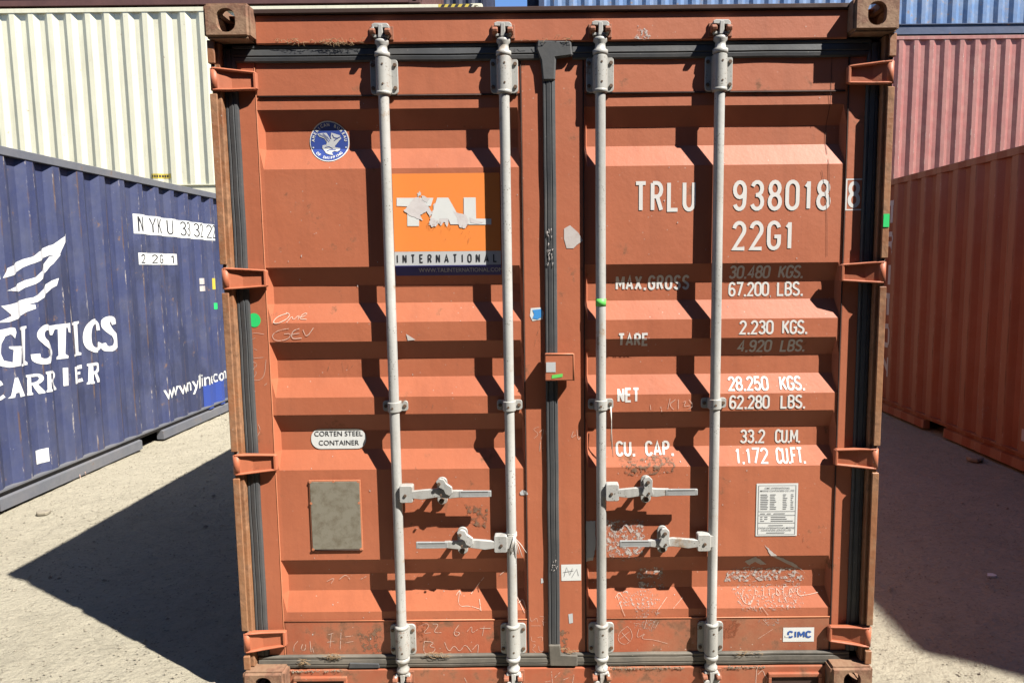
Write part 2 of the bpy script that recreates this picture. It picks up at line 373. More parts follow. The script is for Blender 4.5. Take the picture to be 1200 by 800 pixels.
# ------------------------------------------------------------------ generic container
PITCH_C = .278
def corr(u, n0, d=.036):      # depth of the side sheet at u
    t = (u-n0) % PITCH_C
    if t < .072: return 0.
    if t < .140: return d*(t-.072)/.068
    if t < .210: return d
    return d*(1-(t-.210)/.068)
def corr_breaks(u0, u1, n0):
    out = [u0]; k = math.floor((u0-n0)/PITCH_C)
    while n0+k*PITCH_C < u1:
        for q in (0, .072, .140, .210):
            t = n0+k*PITCH_C+q
            if u0+.004 < t < u1-.004: out.append(t)
        k += 1
    return out+[u1]
_cast = {}
def casting_mesh(sx, sy, sz, m='rust'):
    key = (sx, sy, sz, m)
    if key in _cast: return _cast[key]
    def ob(bm):
        me = bpy.data.meshes.new('c'); bm.to_mesh(me); bm.free(); o = bpy.data.objects.new('c', me); col.objects.link(o); return o
    W, D, Hh = .162, .178, .118
    b = bmesh.new(); bmesh.ops.create_cube(b, size=1)
    for v in b.verts: v.co = Vector(((v.co.x)*W, v.co.y*D, v.co.z*Hh))
    bmesh.ops.bevel(b, geom=b.edges[:], offset=.010, segments=3, affect='EDGES')
    A = ob(b)
    b = bmesh.new(); bmesh.ops.create_cube(b, size=1)
    for v in b.verts: v.co = Vector((v.co.x*(W-.05), v.co.y*(D-.05), v.co.z*(Hh-.05)))
    cut_ = [ob(b)]
    def stad(w, h, ax, s):
        bb = bmesh.new(); pts = rrect(0, 0, w, h, min(w, h)*.46, 6)
        def P(a, c, t): return {0: (t, a, c), 1: (a, t, c), 2: (a, c, t)}[ax]
        v0 = [bb.verts.new(P(a, c, 0)) for a, c in pts]; v1 = [bb.verts.new(P(a, c, s*.2)) for a, c in pts]
        bb.faces.new(v0); bb.faces.new(v1[::-1])
        for i in range(len(pts)): j = (i+1) % len(pts); bb.faces.new((v0[i], v0[j], v1[j], v1[i]))
        bmesh.ops.recalc_face_normals(bb, faces=bb.faces); return ob(bb)
    cut_ += [stad(.066, .080, 1, sy), stad(.075, .060, 0, sx), stad(.064, .120, 2, sz)]
    for c in cut_:
        md = A.modifiers.new('b', 'BOOLEAN'); md.operation = 'DIFFERENCE'; md.object = c; md.solver = 'EXACT'
    dg = bpy.context.evaluated_depsgraph_get(); me = bpy.data.meshes.new_from_object(A.evaluated_get(dg)); me.name = 'corner_casting'
    for c in cut_+[A]: bpy.data.objects.remove(c)
    me.materials.clear(); me.materials.append(M[m]); _cast[key] = me
    return me
def castings(root, L, H, m):
    for sx in (-1, 1):
        for sy in (-1, 1):
            for sz in (-1, 1):
                link('corner_casting', casting_mesh(sx, sy, sz, m), root, (sx*(1.219-.081), .089 if sy < 0 else L-.089, .059 if sz < 0 else H-.059))
def warpd(u, z, warp, seed): return warp*noise.noise(Vector((u*1.1+seed, z*1.3, seed)))
def wall_mesh(L, z0, z1, n0, m, warp=0., nzs=2, seed=0):
    mb = MB(); i = mb.mi(m); us = corr_breaks(.10, L-.10, n0); rows = []
    for k in range(nzs):
        z = z0+(z1-z0)*k/(nzs-1)
        row = []
        for u in us:
            d = corr(u, n0)
            if warp and 0 < k < nzs-1: d += warpd(u, z, warp, seed)
            row.append(mb.bm.verts.new((1.209-d, u, z)))
        rows.append(row)
    for k in range(nzs-1):
        for j in range(len(us)-1): mb.bm.faces.new((rows[k][j], rows[k][j+1], rows[k+1][j+1], rows[k+1][j])).material_index = i
    return mb
def container(name, label, cat, loc, rz, L, H, m, mrail=None, mcast=None, n0=.16, warp=0., pockets=True, railh=.16, group='shipping containers in the yard', ends=(True, True), seed=0, front=True):
    mrail = mrail or m; mcast = mcast or mrail
    root = thing(name, label, cat, loc, rz, group)
    root['sheet_warp'] = float(warp); root['sheet_seed'] = seed
    castings(root, L, H, mcast)
    wm = wall_mesh(L, railh-.004, H-.068, n0, m, warp, 9 if warp else 2, seed)
    w1 = wm.build('side_wall', root); sd = link('side_wall', w1.data, root); sd.rotation_euler = (0, 0, math.pi); sd.location = (0, L, 0)
    for sgn in (1, -1):
        t = MB(); t.box(*sorted((sgn*1.160, sgn*1.217)), .17, L-.17, H-.070, H-.008, mrail, .004); t.build('top_rail', root)
        a, c = (lambda v: sgn*v), None
        lo = MB()
        def seg(prof, y0, y1):
            lo.poly([(sgn*x, y0, z) for x, z in prof], Vector((0, y1-y0, 0)), mrail)
        seg([(1.15, railh), (1.217, railh), (1.217, railh-.014), (1.185, railh-.022), (1.185, railh-.050), (1.15, railh-.050)], .17, L-.17)
        low = [(1.15, railh-.051), (1.180, railh-.051), (1.214, railh-.062), (1.217, .018), (1.15, .018)]
        if pockets:
            c0, hw, sp = L/2, .18, 1.025
            for y0, y1 in ((.17, c0-sp-hw), (c0-sp+hw, c0+sp-hw), (c0+sp+hw, L-.17)): seg(low, y0, y1)
        else: seg(low, .17, L-.17)
        lo.build('bottom_rail', root)
    for yy, e in ((.02, ends[0]), (L-.02, ends[1])):
        s = 1 if yy < L/2 else -1
        for sx in (-1, 1):
            p = MB(); p.box(*sorted((sx*1.10, sx*1.215)), *sorted((yy-s*.012, yy+s*.09)), .12, H-.12, mrail, .006); p.build('corner_post', root)
        p = MB(); p.box(-1.05, 1.05, *sorted((yy, yy+s*.07)), H-.11, H-.01, mrail, .005); p.build('end_rail', root)
        p = MB(); p.box(-1.05, 1.05, *sorted((yy, yy+s*.07)), .015, .14, mrail, .005); p.build('end_rail', root)
        ew = MB(); i = ew.mi(m); us = corr_breaks(-1.10, 1.10, .0)
        vs = [[ew.bm.verts.new((u, yy+s*(.012+corr(u, 0)), z)) for u in us] for z in (.13, H-.09)]
        for j in range(len(us)-1): ew.bm.faces.new((vs[0][j], vs[0][j+1], vs[1][j+1], vs[1][j])).material_index = i
        ew.build('end_wall', root)
    rf = MB(); i = rf.mi(m); us = corr_breaks(.1, L-.1, .1)
    vs = [[rf.bm.verts.new((x, u, H-.012-.4*corr(u, .1))) for u in us] for x in (-1.17, 1.17)]
    for j in range(len(us)-1): rf.bm.faces.new((vs[0][j], vs[0][j+1], vs[1][j+1], vs[1][j])).material_index = i
    rf.build('roof', root)
    fl = MB(); fl.box(-1.14, 1.14, .1, L-.1, railh-.04, railh-.005, 'dark'); fl.build('floor', root)
    return root
def side_print(parent, name, fn, n0, m, depth=.0014, warp=None):
    # flat print laid over the corrugated side that faces local +X ; drawn in (u, z)
    b = bmesh.new(); fn(b)
    if not b.verts: b.free(); return
    lo, hi = min(v.co.x for v in b.verts), max(v.co.x for v in b.verts)
    cut(b, corr_breaks(lo-.3, hi+.3, n0), 0)
    root_ = parent if parent.parent is None else parent.parent
    wp, sd_ = root_.get('sheet_warp', 0.), root_.get('sheet_seed', 0)
    cut(b, [.156+(2.492-.156)*k/8 for k in range(9)] if wp else [], 2)
    for v in b.verts: v.co = Vector((1.209-corr(v.co.x, n0)-warpd(v.co.x, v.co.z, wp, sd_)+depth-v.co.y+(.0015 if wp else 0), v.co.x, v.co.z))
    me = bpy.data.meshes.new(name); b.to_mesh(me); b.free(); me.materials.append(M[m])
    return link(name, me, parent)
def quad(b, x0, x1, z0, z1, y=0.):
    b.faces.new([b.verts.new(p) for p in ((x0, y, z0), (x1, y, z0), (x1, y, z1), (x0, y, z1))])
def pg(b, pts, y=0.): b.faces.new([b.verts.new((p[0], y, p[1])) for p in pts])

# ------------------------------------------------------------------ THE SETTING: ground
def axis_pts(lo, hi, mid0, mid1, fine, grow=1.28):
    c = []; x = mid0
    while x <= mid1+1e-6: c.append(x); x += fine
    st = fine; x = mid0; a = []
    while x > lo: st *= grow; x -= st; a.append(max(x, lo))
    st = fine; x = c[-1]; e = []
    while x < hi: st *= grow; x += st; e.append(min(x, hi))
    return a[::-1]+c+e
gx = axis_pts(-260, 260, -5.4, 5.2, .035); gy = axis_pts(-260, 260, -2.2, 7.2, .035)
vs = []
for y in gy:
    for x in gx:
        h = 0.
        if -9 < x < 9 and -6 < y < 12:
            h = .012*noise.noise(Vector((x*.8, y*.8, 1)))+.006*noise.noise(Vector((x*3.1, y*5.2, 5)))+.0045*noise.noise(Vector((x*11, y*15, 9)))-.008
        vs.append((x, y, h))
nx = len(gx); fs = [(j*nx+i, j*nx+i+1, (j+1)*nx+i+1, (j+1)*nx+i) for j in range(len(gy)-1) for i in range(nx-1)]
me = bpy.data.meshes.new('ground'); me.from_pydata(vs, [], fs); me.materials.append(M['ground'])
me.polygons.foreach_set('use_smooth', [True]*len(fs))
go = bpy.data.objects.new('ground', me); col.objects.link(go); go['kind'] = 'structure'
# loose pebbles over the dirt
vs, fs = [], []
OCT = [(1, 0, 0), (-1, 0, 0), (0, 1, 0), (0, -1, 0), (0, 0, 1), (0, 0, -.6)]
for k in range(16000):
    if k % 4: x = random.uniform(-5.2, -1.3); y = random.uniform(-1.2, 6.5)
    else: x = random.uniform(1.3, 3.7); y = random.uniform(-.6, 6.5)
    r = random.choice((.003, .004, .005, .006))*random.uniform(.7, 1.3)
    if random.random() < .015: r *= 2.4
    n0_ = len(vs)
    a = random.random()*6.28; ca, sa = math.cos(a), math.sin(a)
    for ox, oy, oz in OCT:
        q = random.uniform(.7, 1.4); vs.append((x+(ox*ca-oy*sa)*r*q, y+(ox*sa+oy*ca)*r*q*.8, oz*r*.55*q))
    for t in ((0, 2, 4), (2, 1, 4), (1, 3, 4), (3, 0, 4), (2, 0, 5), (1, 2, 5), (3, 1, 5), (0, 3, 5)): fs.append(tuple(n0_+i for i in t))
me = bpy.data.meshes.new('gravel'); me.from_pydata(vs, [], fs); me.materials.append(M['stone'])
gr = bpy.data.objects.new('gravel', me); col.objects.link(gr); gr['kind'] = 'stuff'; gr['label'] = 'small loose pebbles scattered over the dry sandy yard'; gr['category'] = 'gravel'
def scrap(name, label, cat, px, py, r, m, h, seed):
    random.seed(seed); x, y = atg(px, py)
    mb = MB(); n = 7; pts = [(x+r*math.cos(6.28*k/n)*random.uniform(.6, 1.2), y+r*.8*math.sin(6.28*k/n)*random.uniform(.6, 1.2), 0.0) for k in range(n)]
    mb.poly([(p[0], p[1], -.006) for p in pts], Vector((0, 0, h+.006)), m, h*.3 if h > .01 else 0)
    o = mb.build(name); o['label'] = label; o['category'] = cat
scrap('stone', 'flat pale stone on the sunlit dirt beside the blue container rail', 'stone', 51, 601, .060, 'stone', .018, 3)
scrap('paper_scrap', 'small white scrap of paper on the shaded dirt at right', 'paper scrap', 1162, 674, .028, 'stk_white', .004, 5)
scrap('rubble_chunk', 'grey chunk of rubble in the shade beside the brown container', 'rubble', 1142, 539, .075, 'stone', .03, 6)
random.seed(11)

# ------------------------------------------------------------------ neighbouring containers
BX = -3.85; NB = .209
blue = container('shipping_container', 'faded blue container with white wing emblem and LOGISTICS CARRIER lettering, left of the orange container', 'shipping container',
                 (BX-1.219, -.03, -.004), 0, 6.058, 2.56, 'blue', 'blue_rail', n0=NB, warp=.005, seed=2)
OFF = -.03
def B(px, py): y, z = atx(px, py, BX+.01); return (y-OFF, z+.004)
# white number boards and their characters
def fb(b):
    u0, z0 = B(163, 274); u1, z1 = B(163, 250.5)
    pg(b, [(u0, B(163, 273.5)[1]), (5.55, B(163, 273.5)[1]-.01), (5.55, B(163, 250.5)[1]-.01), (u0, B(163, 250.5)[1])])
side_print(blue, 'number_board', fb, NB, 'stk_white')
zt = B(163, 251)[1]-.012; zb = B(163, 273)[1]+.012
def fb(b):
    for ch, u in (('N', 4.075), ('Y', 4.305), ('K', 4.385), ('U', 4.60), ('3', 4.868), ('3', 4.942), ('3', 5.146), ('2', 5.220), ('2', 5.424), ('2', 5.498)):
        stroke_text(b, ch, u, u+.066, zb, zt, .0125)
side_print(blue, 'lettering', fb, NB, 'black', .0026)
u0, zt = B(166.5, 296); u1 = B(204, 300)[0]; zb = B(166.5, 310)[1]
side_print(blue, 'number_board', lambda b: quad(b, u0, 4.70, zb, zt), NB, 'stk_white')
def fb(b):
    for ch, u in (('2', 4.085), ('2', 4.310), ('G', 4.385), ('1', 4.61)):
        stroke_text(b, ch, u, u+.056, zb+.012, zt-.012, .011)
side_print(blue, 'lettering', fb, NB, 'black', .0026)
# wing emblem: bands drawn over the corrugation (pixel outline read off the photograph, scale 3.637)
def Z(l): return [B(x/3.637, 180+y/3.637) for x, y in l]
def fb(b):
    for l in ([(30, 530), (42, 488), (150, 440), (176, 418), (246, 388), (262, 368), (304, 340), (282, 390), (262, 434), (238, 434), (150, 470), (90, 512)],
              [(42, 584), (160, 528), (200, 490), (238, 440), (268, 428), (250, 470), (228, 500), (180, 545), (110, 588)],
              [(28, 650), (160, 612), (200, 572), (266, 530), (262, 562), (230, 592), (170, 632), (100, 664)],
              [(22, 720), (60, 690), (30, 650), (165, 642), (168, 660), (110, 695), (50, 718)],
              [(-60, 540), (20, 505), (24, 535), (-60, 575)], [(-60, 700), (16, 700), (14, 722), (-60, 722)]):
        pg(b, Z(l))
side_print(blue, 'wing_emblem', fb, NB, 'white_old')
def T(b, txt, p00, p01, p10, wt, **k):   # text between measured corners: lower left, upper left, lower right
    u0, z0 = B(*p00); z1 = B(*p01)[1]; u1 = B(*p10)[0]
    stroke_text(b, txt, u0, u1, z0, z1, wt, **k)
zb, zt = B(20, 430)[1], B(20, 388)[1]
def Zq(l): return [B(x/3.636, 260+y/3.636) for x, y in l]
def rib_px(b, pts, wd, lay=0.):       # a brush stroke of the lettering
    t = bmesh.new(); P = [Vector(p) for p in pts]
    for _ in range(2):
        Q = [P[0]]
        for p, q in zip(P, P[1:]): Q += [p*.75+q*.25, p*.25+q*.75]
        P = Q+[P[-1]]
    ribbon(t, P, wd, 0, closed=False); vm = {}
    for v in t.verts: q = B(v.co.x/3.636, 260+v.co.z/3.636); vm[v] = b.verts.new((q[0], lay, q[1]))
    for f in t.faces: b.faces.new([vm[v] for v in f.verts])
    t.free()
def fb(b):
    pg(b, Zq([(75, 452), (60, 449), (30, 460), (8, 495), (-2, 540), (5, 585), (30, 612), (60, 620), (100, 612), (102, 542), (110, 534), (110, 528), (56, 530), (56, 538), (68, 545), (68, 598), (45, 590), (36, 560), (36, 520), (45, 487), (58, 478), (74, 496), (80, 470)]))
    for l in ([(96, 450), (142, 442), (142, 452), (136, 456), (136, 590), (147, 598), (147, 608), (103, 616), (103, 606), (112, 600), (110, 462), (98, 460)],
              [(238, 442), (306, 430), (308, 472), (300, 470), (296, 450), (290, 450), (292, 562), (300, 570), (300, 580), (268, 586), (268, 576), (276, 568), (270, 456), (260, 458), (250, 482), (240, 482)],
              [(314, 430), (362, 422), (362, 432), (355, 436), (360, 553), (372, 556), (372, 566), (325, 574), (325, 564), (334, 560), (329, 442), (315, 440)]): pg(b, Zq(l))
    rib_px(b, [(244, 476), (236, 452), (212, 446), (190, 456), (184, 485), (198, 510), (230, 532), (240, 560), (226, 588), (200, 596), (176, 588), (172, 562)], 25, -.0004)
    rib_px(b, [(440, 462), (436, 432), (414, 420), (392, 436), (384, 482), (390, 530), (412, 548), (440, 540), (454, 515)], 22, -.0004)
    rib_px(b, [(495, 436), (488, 412), (470, 412), (464, 436), (478, 462), (500, 486), (506, 515), (492, 540), (468, 540), (460, 518)], 22, -.0004)
    rib_px(b, [(-40, 480), (-70, 500), (-78, 560), (-60, 620), (-36, 600), (-28, 560), (-34, 500), (-44, 480)], 24)
side_print(blue, 'lettering', fb, NB, 'white_old', .0015)
def RR(b, dx, dy, k=1.):
    f = lambda l: [(142+(x-142)*k+dx, y+dy) for x, y in l]
    pg(b, Zq(f([(140, 652), (164, 648), (164, 656), (162, 660), (166, 724), (172, 728), (172, 736), (144, 740), (144, 732), (148, 728), (146, 664), (140, 660)])))
    rib_px(b, f([(163, 655), (186, 650), (194, 668), (182, 688), (164, 690)]), 12, -.0004)
    pg(b, Zq(f([(168, 692), (182, 688), (204, 722), (204, 728), (188, 732)])), -.0002)
def fb(b):
    rib_px(b, [(40, 696), (32, 680), (10, 678), (-8, 698), (-12, 730), (2, 754), (30, 756), (52, 740)], 15)
    pg(b, Zq([(76, 664), (87, 661), (118, 740), (99, 746), (94, 726), (82, 729), (80, 748), (62, 752), (70, 740)]))
    RR(b, 0, 0); RR(b, 64, -14)
    pg(b, Zq([(288, 622), (301, 620), (305, 696), (293, 699)]))
    pg(b, Zq([(326, 618), (374, 607), (375, 624), (348, 628), (349, 640), (368, 636), (368, 648), (350, 652), (352, 672), (376, 664), (381, 678), (331, 690)]))
    RR(b, 248, -48, .72)
side_print(blue, 'lettering', fb, NB, 'white_old', .0015)
def fb(b):
    u0 = B(194, 460)[0]; u1 = 5.75; z = B(230, 450)[1]
    font_text(b, 'www.nykline.com', (u0+u1)/2, z, .205, (u1-u0)/(.205*7.6), bold=.005)
side_print(blue, 'lettering', fb, NB, 'stk_white', .002)
u0, zt = B(243, 452); u1, zb = B(261, 474)
side_print(blue, 'sticker', lambda b: quad(b, u0, u1+.1, zb, zt), NB, 'stk_blue')
u0, zt = B(50, 528); u1, zb = B(62, 540)
side_print(blue, 'sticker', lambda b: quad(b, u0, u1, zb, zt), NB, 'stk_white')
for (a, c, d, e, m) in ((237.5, 326, 241.5, 333, 'torn'), (238, 335, 242.5, 341, 'torn'), (252, 326, 254.5, 339, 'yellow'), (254, 355, 257, 362, 'green')):
    u0, zt = B(a, c); u1, zb = B(d, e)
    side_print(blue, 'sticker', lambda b: quad(b, u0, u1, zb, zt), NB, m)
def fb(b):
    for l in ([(282, 585), (285, 600), (290, 590)], [(300, 590), (303, 612), (318, 610), (315, 585)], [(335, 575), (345, 600)], [(380, 556), (392, 548)]):
        P = [B(x/3.333, 380+y/3.333) for x, y in l]; ribbon(b, P, .008, -.012)
side_print(blue, 'chalk_mark', fb, NB, 'chalk')

RX = 3.72; NR = .175
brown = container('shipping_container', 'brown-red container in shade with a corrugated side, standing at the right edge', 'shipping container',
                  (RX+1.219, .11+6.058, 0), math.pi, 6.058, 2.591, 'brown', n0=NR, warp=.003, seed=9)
def Bv(px, py): y, z = atx(px, py, RX-.01); return (6.168-y, z)
def fb(b):     # lettering stacked downwards beside the far end
    z = 2.36
    for ch in 'TRITON':
        u = Bv(1046, 300)[0]
        stroke_text(b, ch, u-.30, u-.03, z-.27, z, .055) ; z -= .34
side_print(brown, 'lettering', fb, NR, 'stk_grey', .002)
def fb(b):
    for l in ([(735, 335), (742, 350), (748, 425)], [(755, 350), (762, 372), (775, 350)], [(762, 372), (755, 420)], [(795, 395), (806, 410), (832, 404)], [(806, 410), (800, 450)]):
        ribbon(b, [Bv(940+x/3.635, 380+y/3.635) for x, y in l], .022)
side_print(brown, 'scuff_mark', fb, NR, 'flake2', .002)
u0, zb = Bv(1194, 516); u1, zt = Bv(1204, 505)
side_print(brown, 'sticker', lambda b: quad(b, min(u0, u1), max(u0, u1), zb, zt), NR, 'stk_grey')

HC = 2.896
YC = 8.05
cream = container('shipping_container', 'cream long container with yellow and black marks, upper tier behind the blue container', 'shipping container',
                  (-.97-12.19, YC+1.219, 2.60), -math.pi/2, 12.19, HC, 'cream', n0=.268, warp=.003, pockets=False, railh=.355, seed=3)
container('shipping_container', 'weathered olive-grey long container, bottom tier under the cream container', 'shipping container',
          (-.97-12.19, YC+1.219, 0), -math.pi/2, 12.19, 2.591, 'blue_rail', n0=.10, pockets=False)
container('shipping_container', 'dark maroon container on the top tier, resting on the cream container', 'shipping container',
          (-.97-12.19-.9, YC+1.219, 5.505), -math.pi/2, 12.19, 2.591, 'maroon', n0=.10, pockets=False)
# hazard stripes and a small yellow label on the cream container
def fb(b):
    k = 0; x = 12.19-.62
    while x < 12.19-.2:
        if k % 2 == 0: pg(b, [(x, HC-.066), (x+.05, HC-.066), (x+.085, HC-.012), (x+.035, HC-.012)])
        x += .05; k += 1
b = bmesh.new(); quad(b, 12.19-.64, 12.19-.17, HC-.068, HC-.010)
for v in b.verts: v.co = Vector((1.2185, v.co.x, v.co.z))
me = bpy.data.meshes.new('hazard_sticker'); b.to_mesh(me); b.free(); me.materials.append(M['yellow']); hz = link('hazard_sticker', me, cream)
b = bmesh.new(); fb(b)
for v in b.verts: v.co = Vector((1.2195, v.co.x, v.co.z))
me = bpy.data.meshes.new('stripe'); b.to_mesh(me); b.free(); me.materials.append(M['black']); link('stripe', me, hz)
def C(px, py): x, z = at(px, py, YC); return (x+.97+12.19, z-2.60)
u0, zt = C(176, 203.5); u1, zb = C(200, 209)
ys = side_print(cream, 'sticker', lambda b: quad(b, u0, u1, zb, zt), .268, 'yellow')
side_print(ys, 'print_line', lambda b: [quad(b, u0+.02+k*.034, u0+.042+k*.034, zb+.02, zt-.02) for k in range(7)], .268, 'black', .004)

YP = 10.65
pink = container('shipping_container', 'faded pink-red long container, middle tier behind the brown container at right', 'shipping container',
                 (0.0, YP+1.219, 2.90), -math.pi/2, 12.19, HC, 'pink', n0=.27, warp=.004, pockets=False, seed=5)
container('shipping_container', 'dark maroon long container, bottom tier under the pink-red container', 'shipping container',
          (0.0, YP+1.219, 0), -math.pi/2, 12.19, HC, 'maroon', n0=.10, pockets=False)
pale = container('shipping_container', 'pale blue long container with rusty patches, top tier on the pink-red container', 'shipping container',
                 (-.19, YP+1.219, 5.80), -math.pi/2, 12.19, HC, 'sky_blue', 'blue_rail_shade', n0=.007, warp=.004, pockets=False, seed=15, railh=.20)
for nm, x, lb in ((0, -13.53, 'left of the sky gap'), (1, -.48, 'right of the sky gap')):
    for k, tier in enumerate(('bottom', 'middle', 'top')):
        container('shipping_container', 'navy long container in the %s tier of the far stack %s' % (tier, lb), 'shipping container',
                  (x, 14.6, k*2.92), -math.pi/2, 12.19, 2.896, 'navy', n0=.1, pockets=False)
# the stack east of the brown container whose shade lies over the yard
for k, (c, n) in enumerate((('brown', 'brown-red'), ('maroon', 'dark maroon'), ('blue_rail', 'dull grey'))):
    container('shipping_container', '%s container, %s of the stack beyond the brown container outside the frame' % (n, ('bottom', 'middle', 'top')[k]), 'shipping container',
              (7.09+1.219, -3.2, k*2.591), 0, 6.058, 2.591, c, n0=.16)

# unseen row added behind the viewpoint to deepen the shade on the doors
for k, (c, n) in enumerate((('maroon', 'dark maroon'), ('navy', 'navy'))):
    for x, e in ((-8.0, 'west'), (4.32, 'east')):
        container('shipping_container', '%s long container, %s tier, %s end of the unseen row added to block light' % (n, ('bottom', 'top')[k], e), 'shipping container',
                  (x, -5.15, k*2.91), -math.pi/2, 12.19, 2.896, c, n0=.1, pockets=False)
# ------------------------------------------------------------------ THE ORANGE CONTAINER
LM, HM = 6.058, 2.591
main = thing('shipping_container', 'orange-brown container seen door end on, with lock rods, markings and stickers, in the centre', 'shipping container', (0, 0, 0), 0, 'shipping containers in the yard')
castings(main, LM, HM, 'rust')
wm = wall_mesh(LM, .156, HM-.068, .19, 'paint', .003, 7, 4); w1 = wm.build('side_wall', main)
sd = link('side_wall', w1.data, main, (0, LM, 0)); sd.rotation_euler = (0, 0, math.pi)
for sgn in (1, -1):
    t = MB(); t.box(*sorted((sgn*1.160, sgn*1.217)), .17, LM-.17, HM-.070, HM-.008, 'paint', .004); t.build('top_rail', main)
    lo = MB()
    def seg(prof, y0, y1): lo.poly([(sgn*x, y0, z) for x, z in prof], Vector((0, y1-y0, 0)), 'paint_low')
    seg([(1.15, .16), (1.217, .16), (1.217, .146), (1.185, .138), (1.185, .110), (1.15, .110)], .17, LM-.17)
    low = [(1.15, .109), (1.180, .109), (1.214, .098), (1.217, .018), (1.15, .018)]
    for y0, y1 in ((.17, LM/2-1.205), (LM/2-.845, LM/2+.845), (LM/2+1.205, LM-.17)): seg(low, y0, y1)
    lo.build('bottom_rail', main)
    p = MB(); p.box(*sorted((sgn*1.10, sgn*1.215)), LM-.10, LM-.01, .12, HM-.12, 'paint', .006); p.build('corner_post', main)
p = MB(); p.box(-1.05, 1.05, LM-.09, LM-.02, HM-.11, HM-.01, 'paint', .005); p.build('end_rail', main)
p = MB(); p.box(-1.05, 1.05, LM-.09, LM-.02, .015, .14, 'paint', .005); p.build('end_rail', main)
ew = MB(); i = ew.mi('paint'); us = corr_breaks(-1.10, 1.10, 0)
vs = [[ew.bm.verts.new((u, LM-.032-corr(u, 0), z)) for u in us] for z in (.13, HM-.09)]
for j in range(len(us)-1): ew.bm.faces.new((vs[0][j], vs[0][j+1], vs[1][j+1], vs[1][j])).material_index = i
ew.build('end_wall', main)
rf = MB(); i = rf.mi('paint'); us = corr_breaks(.1, LM-.1, .1)
vs = [[rf.bm.verts.new((x, u, HM-.012-.4*corr(u, .1))) for u in us] for x in (-1.17, 1.17)]
for j in range(len(us)-1): rf.bm.faces.new((vs[0][j], vs[0][j+1], vs[1][j+1], vs[1][j])).material_index = i
rf.build('roof', main)
fl = MB(); fl.box(-1.14, 1.14, .2, LM-.1, .12, .155, 'dark'); fl.build('floor', main)
# header with its lip, darkened to paint in the overhang's shade
h = MB(); h.box(-1.060, 1.060, .056, .150, 2.466, 2.566, 'paint', .004); h.box(-1.060, 1.060, .044, .16, 2.567, 2.583, 'seal_shade', .002)
h.build('header', main)
s = MB(); s.box(-1.060, 1.060, .060, .150, .016, .092, 'paint_low', .004)
for sx in (-1, 1):      # pocket frames in the sill
    x0, x1 = sorted((sx*.83, sx*1.04))
    s.box(x0, x1, .046, .062, .052, .068, 'paint_low', .003); s.box(x0, x0+.012, .046, .062, .016, .052, 'paint_low', .002); s.box(x1-.012, x1, .046, .062, .016, .052, 'paint_low', .002)
    s.box(x0+.012, x1-.012, .056, .0595, .016, .0515, 'seal_shade')  # dark plate paints the shade inside the pocket slot
s.build('sill', main)
# door posts: the front flange is cut away where the hinge knuckles sit
HZ = (2.340, 1.632, .933, .226); ZD0, ZD1 = .118, 2.473
for sx in (-1, 1):
    p = MB()
    p.box(*sorted((sx*1.185, sx*1.217)), .040, .19, ZD0+.002, ZD1-.002, 'paint_edge', .004)
    cuts = [ZD1-.002]
    for hz_ in HZ: cuts += [hz_+.052, hz_-.052]
    cuts.append(ZD0+.002)
    for a, c in zip(cuts[0::2], cuts[1::2]):
        rs = [(sx*1.218, .018), (sx*1.193, .019), (sx*1.193, .027), (sx*1.206, .041), (sx*1.218, .041)]
        p.poly([(q[0], q[1], c) for q in rs], Vector((0, 0, a-c)), 'paint_edge', .002)
    p.build('corner_post', main)
    for hz_ in HZ:
        g = MB(); kx = sx*1.206
        g.tube([(kx, .036, hz_-.038), (kx, .036, hz_+.038)], .0135, 'paint', 14)
        hh, tip = .039, sx*1.066
        # blade with raised upper and lower rims that fall away towards the tip
        g.poly([(sx*1.206, .0235, 0), (sx*1.185, .034, 0), (sx*1.150, .048, 0), (tip, .060, 0), (tip, .071, 0), (sx*1.150, .060, 0), (sx*1.206, .045, 0)], Vector((0, 0, .01)), 'paint') if False else None
        bl = bmesh.new(); P_ = [(1.208, .0235, .037), (1.188, .034, .036), (1.150, .049, .033), (1.066, .061, .026)]
        f_ = [[bl.verts.new((sx*x, y+dy, hz_+e*z)) for x, y, z in P_] for dy, e in ((0, 1), (0, -1), (.012, 1), (.012, -1))]
        for k in range(3):
            for A_, B_ in ((0, 1), (2, 3), (0, 2), (1, 3)): bl.faces.new((f_[A_][k], f_[A_][k+1], f_[B_][k+1], f_[B_][k]))
        bl.faces.new((f_[0][3], f_[1][3], f_[3][3], f_[2][3])); bl.faces.new((f_[0][0], f_[1][0], f_[3][0], f_[2][0]))
        bmesh.ops.recalc_face_normals(bl, faces=bl.faces); g.add(bl, 'paint')
        for e in (-1, 1):
            g.poly([(sx*1.210, .021, hz_+e*(hh-.006)), (sx*1.185, .024, hz_+e*(hh-.007)), (sx*1.150, .034, hz_+e*(hh-.009)), (tip, .050, hz_+e*.024), (tip, .070, hz_+e*.024), (sx*1.208, .048, hz_+e*(hh-.006))],
                   Vector((0, 0, e*.008)), 'paint', .003)
        g.poly([(tip-sx*.003, .051, hz_-.030), (tip+sx*.009, .049, hz_-.030), (tip+sx*.009, .049, hz_+.030), (tip-sx*.003, .051, hz_+.030)], Vector((0, .020, 0)), 'paint', .003)
        hg = g.build('hinge', main)
        q = MB(); q.tube([(kx, .036, hz_-.0505), (kx, .036, hz_+.0505)], .009, 'bolt', 10); q.build('hinge_pin', hg)

